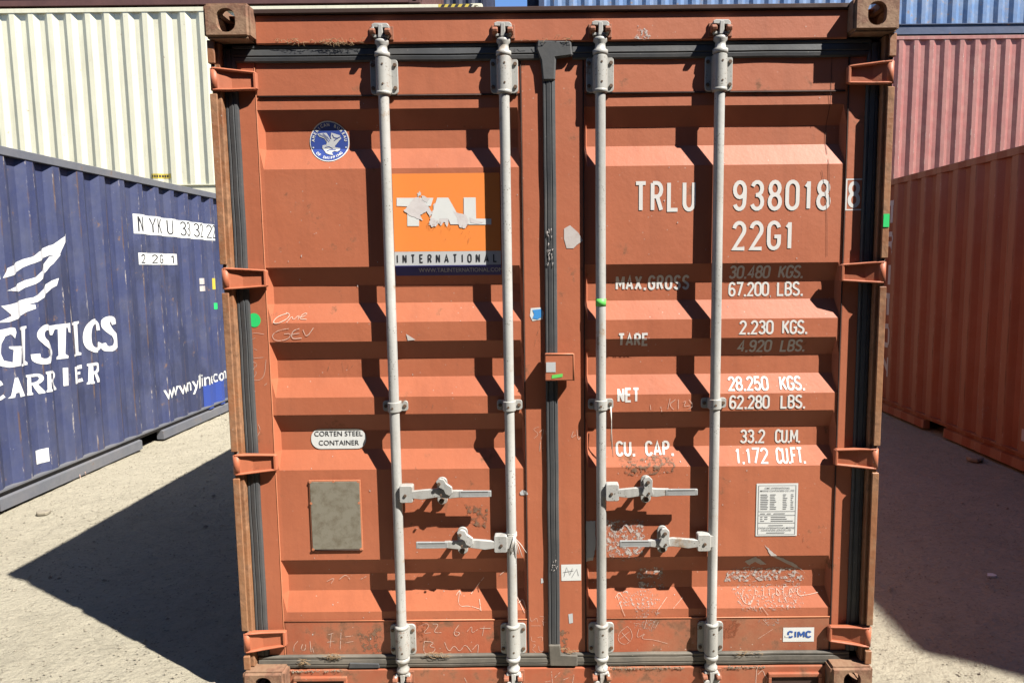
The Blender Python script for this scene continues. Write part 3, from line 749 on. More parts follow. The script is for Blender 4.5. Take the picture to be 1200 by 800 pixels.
# ---- doors
ZP = [(2.289, 0), (2.243, 0), (2.174, 1), (2.106, 1), (2.030, 0), (1.671, 0), (1.602, 1), (1.534, 1), (1.463, 0), (1.391, 0), (1.322, 1), (1.250, 1), (1.178, 0), (1.111, 0),
      (1.042, 1), (.967, 1), (.895, 0), (.535, 0), (.466, 1), (.396, 1), (.322, 0), (.287, 0)]
DP = .033; YF, YO = .075, .079
def surf(x, z):
    ax = abs(x)
    if ax < .113 or ax > 1.078: return YF
    if z > 2.289 or z < .287: return YF+.001
    for (za, a), (zc, c) in zip(ZP, ZP[1:]):
        if zc <= z <= za: d = a+(c-a)*(za-z)/(za-zc); break
    s = min(1, (ax-.113)/.014, (1.078-ax)/.014)
    return YO+DP*d*max(0, s)
ZB = [z for z, _ in ZP]; XB = [sg*x for sg in (-1, 1) for x in (.113, .127, 1.064, 1.078)]
def print_on(parent, name, fn, m, depth=.0008, label=None):
    b = bmesh.new(); fn(b)
    if not b.verts: b.free(); return
    cut(b, ZB, 2); cut(b, XB, 0)
    for f in b.faces:
        c = f.calc_center_median(); yc = surf(c.x, c.z)
    for v in b.verts: v.co.y = surf(v.co.x, v.co.z)-depth+v.co.y
    me = bpy.data.meshes.new(name); b.to_mesh(me); b.free(); me.materials.append(M[m])
    o = link(name, me, parent)
    if label: o['label'] = label
    return o
doors = {}
for sx in (-1, 1):
    d = MB()
    xi0, xi1 = sorted((sx*1.078, sx*1.152)); d.box(xi0, xi1, YF, .125, .105, 2.462, 'paint', .004)
    xi0, xi1 = (-.113, -.030) if sx < 0 else (.002, .113); d.box(xi0, xi1, YF, .125, .105, 2.462, 'paint', .004)
    x0, x1 = sorted((sx*.1135, sx*1.0775))
    d.box(x0+.003, x1-.003, YF+.001, .124, 2.290, 2.461, 'paint', .003); d.box(x0+.003, x1-.003, YF+.001, .124, .106, .286, 'paint_low', .003)
    d.box(x0-.002, x1+.002, .1180, .1235, .11, 2.45, 'seal_shade')
    D = d.build('door', main); doors[sx] = D
    p = MB(); i = p.mi('paint')
    xs = [x0, x0+.014]; nn = 16
    xs += [x0+.014+(x1-x0-.028)*k/nn for k in range(1, nn)]+[x1-.014, x1]
    zs = []
    for (za, a), (zc, c) in zip(ZP, ZP[1:]): zs += [(za, a)]
    zs.append(ZP[-1]); rows = []
    for z, a in zs:
        rows.append([p.bm.verts.new((x, YO+(DP*a if 0 < k < len(xs)-1 else 0)+.0010*(1+noise.noise(Vector((x*3, z*3, 2))))*(0 < k < len(xs)-1), z)) for k, x in enumerate(xs)])
    for r0, r1 in zip(rows, rows[1:]):
        for k in range(len(xs)-1): p.bm.faces.new((r0[k], r0[k+1], r1[k+1], r1[k])).material_index = i
    p.build('door_panel', D)
    # seams and weld beads round the panel
    q = MB()
    q.tube([(x0+.012, YF+.001, 2.2885), (x1-.012, YF+.001, 2.2885)], .0030, 'seal_shade', 6); q.tube([(x0+.004, YF+.0005, .2865), (x1-.004, YF+.0005, .2865)], .0026, 'weld', 6)
    for xx in (x0, x1):
        pts = [(xx+.0008*noise.noise(Vector((k*.7, xx, 0))), YF+.001, .12+k*(2.33/60)) for k in range(61)]
        q.tube(pts, .0026, 'weld' if xx < 0 and sx < 0 and xx < -.5 else 'seal_shade', 6)
    q.build('weld_seam', D)

def gasket(pts3, wide, parent, m='rubber', axis='x', y=.062):
    # strip with three lengthwise ridges; pts along axis from a to b
    mb = MB(); i = mb.mi(m)
    a, c, mid = pts3; prof = [(-.5, .022), (-.5, .006), (-.42, .001), (-.30, .001), (-.24, .0045), (-.18, .001), (.12, -.001), (.18, .003), (.24, .0), (.43, .002), (.5, .010), (.5, .022)]
    n = max(2, int(abs(c-a)/.05)); rows = []
    for k in range(n+1):
        t = a+(c-a)*k/n; wv = .0018*noise.noise(Vector((t*6, mid, y))); row = []
        for o_, dy in prof:
            o2 = mid+(-o_ if axis == 'x' else o_)*wide+wv
            row.append(mb.bm.verts.new((t, y+dy+wv, o2) if axis == 'x' else (o2, y+dy+wv, t)))
        rows.append(row)
    for r0, r1 in zip(rows, rows[1:]):
        for k in range(len(prof)-1):
            f = mb.bm.faces.new((r0[k], r0[k+1], r1[k+1], r1[k])); f.material_index = i
    mb.bm.faces.new(rows[0]); mb.bm.faces.new(rows[-1])
    return mb.build('gasket', parent)
gasket((-1.150, -.045, 2.437), .062, doors[-1], y=.063); gasket((.075, 1.150, 2.437), .062, doors[1], y=.063)
gasket((-1.178, -.030, .122), .052, doors[-1], 'rubber_low'); gasket((.060, 1.150, .122), .052, doors[1], 'rubber_low')
for sx in (-1, 1): gasket((.152, 2.452, sx*1.162), .046, doors[sx], axis='z', y=.062)
gasket((.135, 2.425, -.011), .046, doors[1], axis='z', y=.060)
# moulded corner pieces of the centre strip
q = MB(); q.poly([(-.052, .054, 2.473), (.070, .054, 2.468), (.076, .054, 2.415), (.016, .054, 2.408), (.012, .054, 2.330), (-.034, .054, 2.330), (-.040, .054, 2.400), (-.056, .054, 2.440)], Vector((0, .02, 0)), 'rubber', .006)
q.build('gasket_corner', doors[1])
q = MB(); q.poly([(-.034, .0545, .19), (.012, .0545, .19), (.016, .0545, .150), (.080, .0545, .146), (.080, .0545, .100), (-.030, .0545, .102)], Vector((0, .02, 0)), 'rubber_low', .004)
q.build('gasket_corner', doors[1])
q = MB(); q.poly([(-.61+x, .0575, z) for x, z in ((-.215, .098), (-.09, .098), (-.094, .118), (-.21, .122))], Vector((0, .008, 0)), 'rubber', .003)
q.build('gasket_patch', doors[-1])

# ---- lock rods with brackets, guides, cams, handles
def bolt(mb, x, y, z, r=.0075, m='bolt', ln=None):
    ln = ln or (.0045 if r > .006 else .0012)
    pts = [(x+r*math.cos(k*math.pi/3), y, z+r*math.sin(k*math.pi/3)) for k in range(6)]
    mb.poly(pts, Vector((0, -ln, 0)), m, min(.001, ln*.4))
YR = .049; RODS = ((-.606, 0), (-.172, 1), (.174, 2), (.603, 3))
for X, idx in RODS:
    r = MB(); prof = [(.150+2.27*k/24, .0188) for k in range(25)]
    r.lathe((X, YR), prof, 'galv', 20); rod = r.build('lock_rod', main)
    for top in (1, -1):
        cz = 2.352 if top > 0 else .212
        q = MB()
        q.poly([(x, YF-.001, z) for x, z in rrect(X, cz, .100, .126, .014, 3)], Vector((0, -.008, 0)), 'galv_old', .002)
        # half sleeve
        n = 10; pr = [(X+.0255*math.cos(R(180+180*k/n)), YR+.0255*math.sin(R(180+180*k/n))) for k in range(n+1)]
        q.poly([(X+.028, YF-.009, cz-.060)]+[(a, c, cz-.060) for a, c in pr[::-1]]+[(X-.028, YF-.009, cz-.060)], Vector((0, 0, .120)), 'galv_old', .002)
        for bx in (-.034, .034):
            for bz in (-.040, .040): bolt(q, X+bx*1.18, YF-.010, cz+bz)
        for bz in (-.034, .034): bolt(q, X+.004, YR-.0255, cz+bz, .004)
        zi = cz-top*.062; pr = [(zi-.008, .0195), (zi-.005, .0265), (zi+.005, .0265), (zi+.008, .0195)]
        q.lathe((X, YR), pr, 'galv_old', 18)
        q.build('bearing_bracket', rod)
        s_ = top
        c = MB(); ze = cz+s_*.062
        pr = [(ze, .024), (ze+s_*.004, .0275), (ze+s_*.016, .0275), (ze+s_*.019, .020), (ze+s_*.040, .018), (ze+s_*.048, .025), (ze+s_*.058, .024), (ze+s_*.064, .016)]
        if s_ < 0: pr = pr[::-1]
        c.lathe((X, YR), pr, 'galv', 18)
        # cam: web, cross bar and two hooks
        zc = ze+s_*.064
        c.poly([(X-.009, YR-.022, zc-.002*s_), (X+.009, YR-.022, zc-.002*s_), (X+.008, YR-.022, zc+s_*.044), (X-.007, YR-.022, zc+s_*.044)], Vector((0, .036, 0)), 'galv', .002)
        c.poly([(X-.030, YR-.020, zc+s_*.034), (X+.030, YR-.020, zc+s_*.030), (X+.032, YR-.020, zc+s_*.040), (X+.024, YR-.020, zc+s_*.048), (X-.022, YR-.020, zc+s_*.049), (X-.031, YR-.020, zc+s_*.044)], Vector((0, .030, 0)), 'galv', .002)
        c.poly([(X-.026, YR-.016, zc), (X+.026, YR-.016, zc), (X+.030, YR-.016, zc+s_*.010), (X-.029, YR-.016, zc+s_*.010)], Vector((0, .026, 0)), 'galv', .002)
        c.poly([(X+(.026 if idx != 0 else -.026)-.005, YR-.024, zc+s_*.006), (X+(.026 if idx != 0 else -.026)+.006, YR-.024, zc+s_*.008), (X+(.026 if idx != 0 else -.026)+.004, YR-.024, zc+s_*.036), (X+(.026 if idx != 0 else -.026)-.006, YR-.024, zc+s_*.032)], Vector((0, .022, 0)), 'galv', .002)
        c.build('cam', rod)
        # keeper claws fixed to header or sill
        kp = MB()
        for e in (-1, 1):
            kx = X+e*.027
            kp.poly([(kx-.011, .060, zc+s_*.006), (kx-.011, YR-.030, zc+s_*.010), (kx-.011, YR-.034, zc+s_*.022), (kx-.011, YR-.024, zc+s_*.030), (kx-.011, .060, zc+s_*.036)], Vector((.020, 0, 0)), 'keeper', .003)
        kp.box(X-.042, X+.042, .049, .057, *sorted((zc-s_*.004, zc+s_*.044)), 'keeper', .002)
        kp.build('keeper', main)
    q = MB()
    q.poly([(x, YF-.0005, z) for x, z in rrect(X, 1.145, .096, .040, .010, 3)], Vector((0, -.006, 0)), 'galv_old', .0015)
    n = 8; ro, ri = .0245, .0190
    po = [(X+ro*math.cos(R(180+180*k/n)), YR+ro*math.sin(R(180+180*k/n))) for k in range(n+1)]
    q.poly([(X+ro, YF-.006, 1.126)]+[(a, c, 1.126) for a, c in po[::-1]]+[(X-ro, YF-.006, 1.126)], Vector((0, 0, .038)), 'galv_old', .002)
    bolt(q, X-.036, YF-.006, 1.145); bolt(q, X+.036, YF-.006, 1.145); bolt(q, X-.002, YR-.0235, 1.143, .005)
    q.build('rod_guide', rod)
    # handle
    hz_, sg = ((.815, 1), (.616, -1), (.814, 1), (.614, -1))[idx]
    lug = MB(); lx = X+sg*.040
    lug.poly([(x, .018, z) for x, z in rrect(lx, hz_, .050, .066, .006, 2)], Vector((0, .036, 0)), 'galv', .002)
    lug.box(*sorted((X, lx)), .030, .052, hz_-.024, hz_+.024, 'galv', .003); bolt(lug, lx-.003*sg, .018, hz_-.004, .0065)
    lug.build('handle_hub', rod)
    hd = MB(); bx = [lx+sg*.022, lx+sg*.060, lx+sg*.120, lx+sg*.165, lx+sg*.215]
    up_ = [.012, .016, .021, .014, .0125]; dn = [-.016, -.021, -.012, -.018, -.012]
    poly = [(x, .018, hz_+u-.000) for x, u in zip(bx, up_)]+[(x, .018, hz_+u) for x, u in list(zip(bx, dn))[::-1]]
    hd.poly(poly, Vector((0, .014, 0)), 'galv', .002)
    x0, x1 = sorted((lx+sg*.200, lx+sg*.322))
    hd.poly([(x0, .0165, hz_-.0135), (x1, .0165, hz_-.0125), (x1, .0165, hz_+.0115), (x0, .0165, hz_+.0125)], Vector((0, .010, 0)), 'steel', .002)
    hd.box(x0+.01, x1-.01, .0150, .0170, hz_+.0085, hz_+.0112, 'steel'); hd.box(x0+.01, x1-.01, .0150, .0170, hz_-.0112, hz_-.0085, 'steel')
    hd.build('handle', rod)
    ct = MB(); cx = lx+sg*.130
    if idx in (1, 2): cx = lx+sg*(.150 if idx == 1 else .132)
    if idx == 3: cx = lx-.152
    # retainer plate on the door, hook over the bar
    ct.poly([(x, YF-.002, z) for x, z in rrect(cx, hz_-.002, .040, .108, .019, 5)], Vector((0, -.010, 0)), 'galv_old', .002)
    ct.tube([(cx, YF-.008, hz_+.036), (cx, .022, hz_+.036)], .010, 'galv_old', 10); ct.tube([(cx, YF-.008, hz_-.036), (cx, .040, hz_-.036)], .009, 'bolt', 10)
    if idx < 2: hk = [(-.014, .052), (0, .064), (.016, .060), (.024, .046), (.046, .030), (.048, .008), (.036, -.004), (.020, .004), (.014, .020), (-.004, .030)]
    else: hk = [(-.018, .050), (-.010, .062), (.006, .064), (.018, .052), (.017, .022), (.022, -.004), (.008, -.014), (-.012, -.012), (-.022, -.002), (-.014, .020)]
    ct.poly([(cx+a, .006, hz_+c) for a, c in hk], Vector((0, .011, 0)), 'galv', .002)
    bolt(ct, cx+(.001 if idx > 1 else -.002), .005, hz_+.044, .0075); bolt(ct, cx, .042, hz_-.036, .0075)
    ct.tube([(cx+.004, .006, hz_+.001), (cx+.004, .002, hz_+.001)], .0045, 'bolt', 8)
    ct.build('handle_catch', rod)
    if idx == 1:
        t = MB()
        for k in range(3): t.tube([(X+.0205*math.cos(a/6*6.283), YR+.0205*math.sin(a/6*6.283), .640+k*.006+.004*math.sin(a)) for a in range(7)], .0016, 'string', 5)
        for k in range(7):
            a = random.uniform(-.5, .9); ln = random.uniform(.03, .08)
            t.tube([(X+.01, .029, .642), (X+.015+a*ln*.5, .024, .630-ln*.3), (X+.015+a*ln, .028, .632-ln)], .0013, 'string', 5)
        t.build('string_tie', rod)
    if idx == 2:
        t = MB()
        for k in range(3): t.tube([(X+.036+.002*k, .060, 1.135), (X+.040, .055, 1.08-.02*k), (X+.036+.005*k, .062, 1.00-.03*k)], .0012, 'string', 5)
        t.build('string_tie', rod)
        t = MB(); t.lathe((X, YR), [(1.517, .0192), (1.517, .0196), (1.545, .0196), (1.545, .0192)], 'lgreen', 20); t.build('green_tape', rod)

# ---- lock box over the centre gasket
q = MB(); q.box(-.036, .072, .020, .060, 1.243, 1.343, 'paint', .004)
q.tube([(-.034, .0205, 1.342), (.071, .0205, 1.342), (.071, .0205, 1.244)], .0028, 'weld', 6)
lb = q.build('lock_box', main)
q = MB(); q.box(-.031, .004, .0186, .0192, 1.276, 1.313, 'stk_grey'); q.build('sticker', lb)
q = MB(); q.poly([(-.011, .0188, 1.252), (.029, .0188, 1.258), (.030, .0188, 1.270), (-.010, .0188, 1.265)], Vector((0, .0006, 0)), 'lgreen'); q.build('sticker', lb)

# ---- stickers and plates
def stk(fn, m, label=None, depth=.0012, name='sticker'): return print_on(main, name, fn, m, depth, label)
# round classification sticker
cx, cz, rr = -.8265, 2.132, .0735
def disc(b, r, n=40): pg(b, [(cx+r*math.cos(6.2832*k/n), cz+r*math.sin(6.2832*k/n)) for k in range(n)])
abs_ = stk(lambda b: disc(b, rr), 'stk_white', 'round blue and white classification sticker')
print_on(abs_, 'blue_field', lambda b: disc(b, rr-.004), 'stk_blue', .0022)
def fb(b):
    t = 'AMERICAN BUREAU'
    for k, ch in enumerate(t):
        a = R(180-6-(168)*k/(len(t)-1))
        if ch != ' ': font_text(b, ch, cx+.0600*math.cos(a), cz+.0600*math.sin(a), .0142, .95, bold=.03, rot=a-math.pi/2)
    t = 'OF SHIPPING'
    for k, ch in enumerate(t):
        a = R(180+44+(92)*k/(len(t)-1))
        if ch != ' ': font_text(b, ch, cx+.0605*math.cos(a), cz+.0605*math.sin(a), .0142, .95, bold=.03, rot=a+math.pi/2)
    for s_ in (-1, 1): pg(b, [(cx+s_*.0605+.003*math.cos(k), cz-.020+.003*math.sin(k)) for k in (0, 1, 2, 3, 4, 5)])
print_on(abs_, 'lettering', fb, 'stk_white', .0032)
def E_(l): return [(cx+(x-436)/914*.249, cz-(y-397)/800*.218) for x, y in l]
def fb(b):       # the flying bird, from the enlarged view
    pg(b, E_([(272, 290), (330, 278), (400, 276), (440, 340), (455, 390), (440, 418), (400, 400), (368, 350), (300, 325)]))
    pg(b, E_([(465, 275), (520, 290), (580, 310), (600, 350), (570, 380), (520, 440), (500, 400), (470, 370), (455, 340)]), -.0003)
    pg(b, E_([(340, 440), (410, 430), (470, 445), (520, 470), (580, 480), (575, 510), (540, 530), (500, 520), (470, 540), (492, 580), (440, 570), (390, 550), (370, 520), (335, 480)]), -.0006)
    pg(b, E_([(415, 350), (470, 365), (520, 425), (505, 470), (430, 470), (390, 440)]), -.0009)
eagle = print_on(abs_, 'bird_emblem', fb, 'stk_grey', .0032)
def fb(b):
    pass
    for l in ([(300, 292), (380, 330), (430, 400)], [(350, 284), (410, 330), (445, 385)], [(480, 300), (500, 340), (560, 350)], [(500, 380), (560, 340), (590, 330)], [(370, 470), (430, 460), (480, 490)], [(400, 520), (440, 500), (520, 500)]):
        ribbon(b, E_(l), .0022)
print_on(abs_, 'bird_lines', fb, 'stk_blue', .0044)
# orange leasing sticker
xL, xR = -.592, -.196
tal = stk(lambda b: quad(b, xL, xR, 1.7255, 2.010), 'stk_orange', 'orange leasing company sticker')
tb = stk(lambda b: quad(b, xL, xR, 1.674, 1.7250), 'stk_grey', 'grey lettered band under the orange sticker')
print_on(tb, 'lettering', lambda b: stroke_text(b, 'INTERNATIONAL', xL+.006, xR-.014, 1.683, 1.715, .0046, gap=1.7), 'black', .0022)
tn = stk(lambda b: quad(b, xL, xR, 1.636, 1.6735), 'stk_navy', 'navy web address band under the orange sticker')
print_on(tn, 'lettering', lambda b: font_text(b, 'WWW.TALINTERNATIONAL.COM', xL+.245, 1.655, .0215, .95), 'stk_grey', .0022)
def S4(l): return [at(340+x/4, 130+y/4, YO) for x, y in l]
def fb(b):
    pg(b, S4([(500, 408), (672, 408), (660, 446), (606, 448), (605, 540), (550, 540), (549, 448), (500, 446)]))
    pg(b, S4([(690, 407), (742, 407), (812, 532), (752, 532), (742, 505), (700, 505), (690, 535), (650, 535)]), -.0003)
    pg(b, S4([(814, 406), (870, 406), (872, 505), (943, 506), (943, 533), (815, 533)]), -.0002)
print_on(tal, 'lettering', fb, 'stk_white', .0024)
def jag(l, amp, n=5, seed=1):
    rnd = random.Random(seed); out = []
    for p, q in zip(l, l[1:]+l[:1]):
        for k in range(n):
            t = k/n; a_ = amp if k else amp*.3
            out.append((p[0]+(q[0]-p[0])*t+rnd.uniform(-a_, a_), p[1]+(q[1]-p[1])*t+rnd.uniform(-a_, a_)))
    return out
def fb(b):
    for k, l in enumerate(([(608, 374), (614, 392), (600, 402), (596, 388)], [(618, 396), (655, 412), (640, 432), (622, 420)], [(600, 402), (622, 424), (650, 450), (668, 480), (656, 500), (640, 470), (610, 488), (624, 512), (596, 506), (560, 490), (532, 466), (560, 440), (578, 412)],
              [(660, 500), (690, 512), (686, 540), (662, 545), (652, 522)], [(672, 440), (700, 424), (742, 430), (760, 470), (745, 500), (735, 545), (722, 520), (706, 540), (690, 515), (668, 480)], [(766, 470), (820, 486), (838, 515), (822, 550), (795, 545), (780, 500)], [(842, 500), (880, 515), (905, 522), (880, 530), (846, 524)])):
        pg(b, S4(jag(l, 3.2, 4, k) if k < 6 else l), -.00025*(k % 4))
print_on(tal, 'torn_patch', fb, 'peeled', .0026)
def fb(b):
    random.seed(4)
    for k in range(26):
        x = random.uniform(640, 860); y = random.uniform(520, 600)-(850-x)*.08; a = random.uniform(-.6, .2); ln = random.uniform(8, 24)
        ribbon(b, S4([(x, y), (x+ln*math.sin(a), y+ln*math.cos(a))]), .0011)
print_on(tal, 'scratches', fb, 'grime', .0040)
# corten steel pill
ct = stk(lambda b: pg(b, rrect(-.8405, 1.0095, .213, .079, .036, 6)), 'stk_white', 'white pill-shaped material sticker')
def fb(b): font_text(b, 'CORTEN STEEL', -.8405, 1.029, .0275, 1.0, bold=.004); font_text(b, 'CONTAINER', -.8405, .993, .0275, 1.0, bold=.004)
print_on(ct, 'lettering', fb, 'black', .0022)
# grey document plate with rivets
pl = MB(); pl.box(-.952, -.752, YO-.0045, YO-.0008, .574, .857, 'weld', .002)
pl.poly([(x, YO-.0065, z) for x, z in rrect(-.852, .7155, .190, .270, .008, 2)], Vector((0, .0018, 0)), 'plac', .0006)
for x, z in ((-.946, .850), (-.856, .852), (-.760, .850), (-.946, .765), (-.760, .765), (-.946, .580), (-.760, .580)): bolt(pl, x, YO-.0055, z, .006, 'weld')
pl.tube([(-.948, YO-.004, .577), (-.756, YO-.004, .577)], .003, 'seal_shade', 6)
pl.build('document_plate', main)
# data sheet
dx0, dx1, dz0, dz1 = .776, .936, .616, .826
ds = stk(lambda b: quad(b, dx0, dx1, dz0, dz1), 'stk_white', 'white printed data sheet')
def fb(b):
    W_ = dx1-dx0; X_ = lambda t: dx0+t*W_; Z_ = lambda t: dz1-t*(dz1-dz0)
    for a in ((.05, .95, .035, .040), (.05, .95, .525, .532), (.05, .95, .60, .607), (.05, .95, .745, .752), (.05, .95, .965, .970)): quad(b, X_(a[0]), X_(a[1]), Z_(a[3]), Z_(a[2]))
    quad(b, X_(.045), X_(.055), Z_(.97), Z_(.035)); quad(b, X_(.945), X_(.955), Z_(.97), Z_(.035))
    random.seed(3)
    for k in range(9):
        z = .205+k*.034
        for a, c in ((.1, .28), (.33, .47), (.64, .73), (.83, .89)):
            quad(b, X_(a), X_(c+random.uniform(-.03, .02)), Z_(z+.012), Z_(z))
    for z, l in ((.565, ((.1, .22), (.26, .36), (.42, .7))), (.63, ((.1, .16), (.2, .28), (.36, .72))), (.668, ((.1, .16), (.2, .28), (.36, .75))), (.706, ((.1, .2), (.36, .9))), (.79, ((.3, .66),)), (.93, ((.26, .7),))):
        for a, c in l: quad(b, X_(a), X_(c), Z_(z+.012), Z_(z))
print_on(ds, 'small_print', fb, 'ink', .0022)
def fb(b):
    xm = (dx0+dx1)/2; Z_ = lambda t: dz1-t*(dz1-dz0)
    for t, z in (('CIMC INTERNATIONAL', .09), ('MARINE CONTAINERS CO. LTD', .14), ('CHINA INTERNATIONAL MARINE', .845), ('CONTAINERS (GROUP) LTD.', .89)):
        font_text(b, t, xm, Z_(z), .0098, .95, bold=.01)
print_on(ds, 'lettering', fb, 'ink', .0023)
cm = stk(lambda b: quad(b, .892, 1.014, .184, .243), 'stk_white', 'white maker sticker low on the right door')
def fb(b): stroke_text(b, 'CIMC', .908, 1.004, .200, .230, .0068, gap=.5)
print_on(cm, 'lettering', fb, 'logo_blue', .0022)
def fb(b): quad(b, .900, .914, .203, .212)
print_on(cm, 'logo_cut', fb, 'stk_white', .0026)
# small coloured stickers
gx_, gz_ = at(298, 375, YF)
stk(lambda b: pg(b, [(gx_+.0245*math.cos(k*.2618), gz_+.0265*math.sin(k*.2618)) for k in range(24)]), 'green', 'round green sticker on the left door edge')
def pxpoly(l, m, label=None, Y=YF, name='sticker', depth=.0012): return stk(lambda b: pg(b, [at(x, y, Y) for x, y in l]), m, label, depth, name)
a_ = pxpoly([(622, 361), (634, 360), (637, 366), (636, 374), (624, 376), (621, 370)], 'stk_white', 'small sticker with a light blue print')
print_on(a_, 'print_patch', lambda b: pg(b, [at(x, y, YF) for x, y in ((624, 363), (635, 362), (635, 371), (630, 374), (624, 373), (626, 368))]), 'cyan', .0022)
pxpoly([(661, 268), (668, 264), (678, 273), (683, 282), (676, 287), (672, 291), (664, 291), (661, 280)], 'torn', 'torn pale sticker beside the centre gasket')
pxpoly([(476, 391), (487, 398), (478, 399)], 'torn', 'small triangular paper scrap', YO)
wr = pxpoly([(657.5, 661), (681, 660.5), (681, 679.5), (658, 680)], 'stk_white', 'white rectangular sticker low beside the centre gasket')
print_on(wr, 'scribble', lambda b: [ribbon(b, [at(x, y, YF) for x, y in l], .0016) for l in ([(661, 675), (664, 664), (668, 673), (671, 665)], [(670, 676), (676, 666), (678, 674)], [(660, 670), (672, 668)])], 'ink', .0022)
pxpoly([(666, 719), (671, 718), (671.5, 729), (667, 730)], 'stk_grey')
pxpoly([(634, 677), (636, 677), (637, 682), (634, 683)], 'stk_grey')
pxpoly([(609, 577), (612, 574), (617, 575), (619, 579), (614, 580), (610, 580)], 'stk_grey')
# torn sticker behind rod three and other flaked paper, as flaking print
def patch(l, m, Y=YO, depth=.0007):
    amp = 2.2 if m.startswith('flake') or m in ('scuff', 'grime') else .5
    return print_on(main, 'flaked_sticker', lambda b: pg(b, [at(x, y, Y) for x, y in jag(l, amp, 6, int(l[0][0]))]), m, depth)
patch([(687, 610), (698, 610), (698, 640), (695, 657), (687, 658)], 'stk_grey')
patch([(711, 609), (755, 610), (754, 650), (712, 650)], 'flake')
patch([(713, 651), (752, 650), (750, 659), (716, 658)], 'flake2')
patch([(748, 670), (778, 668), (779, 681), (749, 683)], 'flake')
patch([(749, 686), (780, 685), (780, 692), (750, 692)], 'flake')
patch([(722, 697), (765, 695), (775, 705), (760, 712), (725, 712)], 'flake2')
patch([(745, 710), (775, 715), (765, 740), (742, 735)], 'flake2')
patch([(850, 686), (862, 668), (940, 668), (948, 684)], 'flake')
patch([(855, 688), (945, 686), (940, 712), (870, 716)], 'flake2')
patch([(874, 659), (886, 652), (900, 663), (893, 664), (886, 659), (880, 665)], 'torn')
patch([(896, 638), (905, 646), (912, 652), (930, 660), (946, 673), (925, 663), (908, 653), (903, 650)], 'torn')
patch([(884, 725), (915, 722), (912, 732), (890, 730)], 'flake2')
patch([(742, 604), (780, 560), (800, 566), (790, 580), (760, 575)], 'scuff') if False else None
patch([(725, 540), (790, 535), (792, 552), (735, 556)], 'scuff')
patch([(420, 742), (448, 735), (448, 768), (425, 768)], 'scuff')
patch([(545, 590), (572, 596), (568, 620), (548, 612)], 'scuff')
patch([(845, 728), (868, 726), (862, 742), (842, 752)], 'grime')
patch([(488, 728), (502, 728), (500, 752), (488, 748)], 'grime')
patch([(640, 735), (668, 740), (665, 766), (652, 766)], 'scuff', YF)
# header scrap
q = print_on(main, 'flaked_sticker', lambda b: pg(b, [at(x, y, .056) for x, y in ((742, 46), (749, 38), (747, 30), (755, 33), (762, 39), (763, 45), (755, 47), (748, 46))]), 'flake', 0)
for v in q.data.vertices: v.co.y = .0548
# dents with a light rim on the gasket and rod, green tag on the right post
t = MB(); t.box(1.195, 1.2165, .0162, .0172, 1.795, 1.842, 'green'); t.build('green_sticker', main)

# ---- painted markings on the right door
RD = doors[1]
def tx(txt, x0, x1, z0, z1, wt=.0072, gap=.34, m='white'):
    print_on(RD, 'lettering', lambda b: stroke_text(b, txt, x0, x1, z0, z1, wt, gap), m, .0006)
tx('TRLU', .300, .528, 1.862, 1.974, .0138, .66)
tx('938018', .664, 1.026, 1.862, 1.974, .0138, .66); tx('8', 1.087, 1.133, 1.869, 1.966, .0130)
tx('22G1', .664, .895, 1.717, 1.826, .0138, .60)
def fb(b):
    x0, x1, z0, z1, t = 1.0795, 1.1455, 1.860, 1.975, .0048
    quad(b, x0, x1, z0, z0+t); quad(b, x0, x1, z1-t, z1); quad(b, x0, x0+t, z0+t, z1-t); quad(b, x1-t, x1, z0+t, z1-t)
print_on(RD, 'check_digit_box', fb, 'white', .0006)
for num, unit, z0, z1, x0, xu, x1 in (('30.480', 'KGS.', 1.612, 1.662, .660, .845, .943), ('67.200', 'LBS.', 1.545, 1.600, .662, .845, .948), ('2.230', 'KGS.', 1.403, 1.457, .697, .858, .957), ('4.920', 'LBS.', 1.333, 1.383, .697, .858, .957),
                           ('28.250', 'KGS.', 1.187, 1.240, .662, .858, .957), ('62.280', 'LBS.', 1.118, 1.172, .664, .858, .957), ('33.2', 'CU.M.', .976, 1.031, .717, .852, .953), ('1.172', 'CU.FT.', .902, .960, .694, .852, .968)):
    wn = len(num); xe = x0+(.155 if wn == 6 else (.130 if num != '33.2' else .098))
    tx(num, x0, xe, z0, z1, .0076, .36); tx(unit, xu, x1, z0, z1, .0076, .30)
tx('MAX.GROSS', .235, .514, 1.573, 1.629, .0086, .62); tx('TARE', .240, .358, 1.362, 1.413, .0086, .5); tx('NET', .238, .324, 1.148, 1.203, .0086, .5)
tx('CU.', .234, .312, .933, .990, .0088, .42); tx('CAP.', .348, .462, .933, .990, .0088, .5)
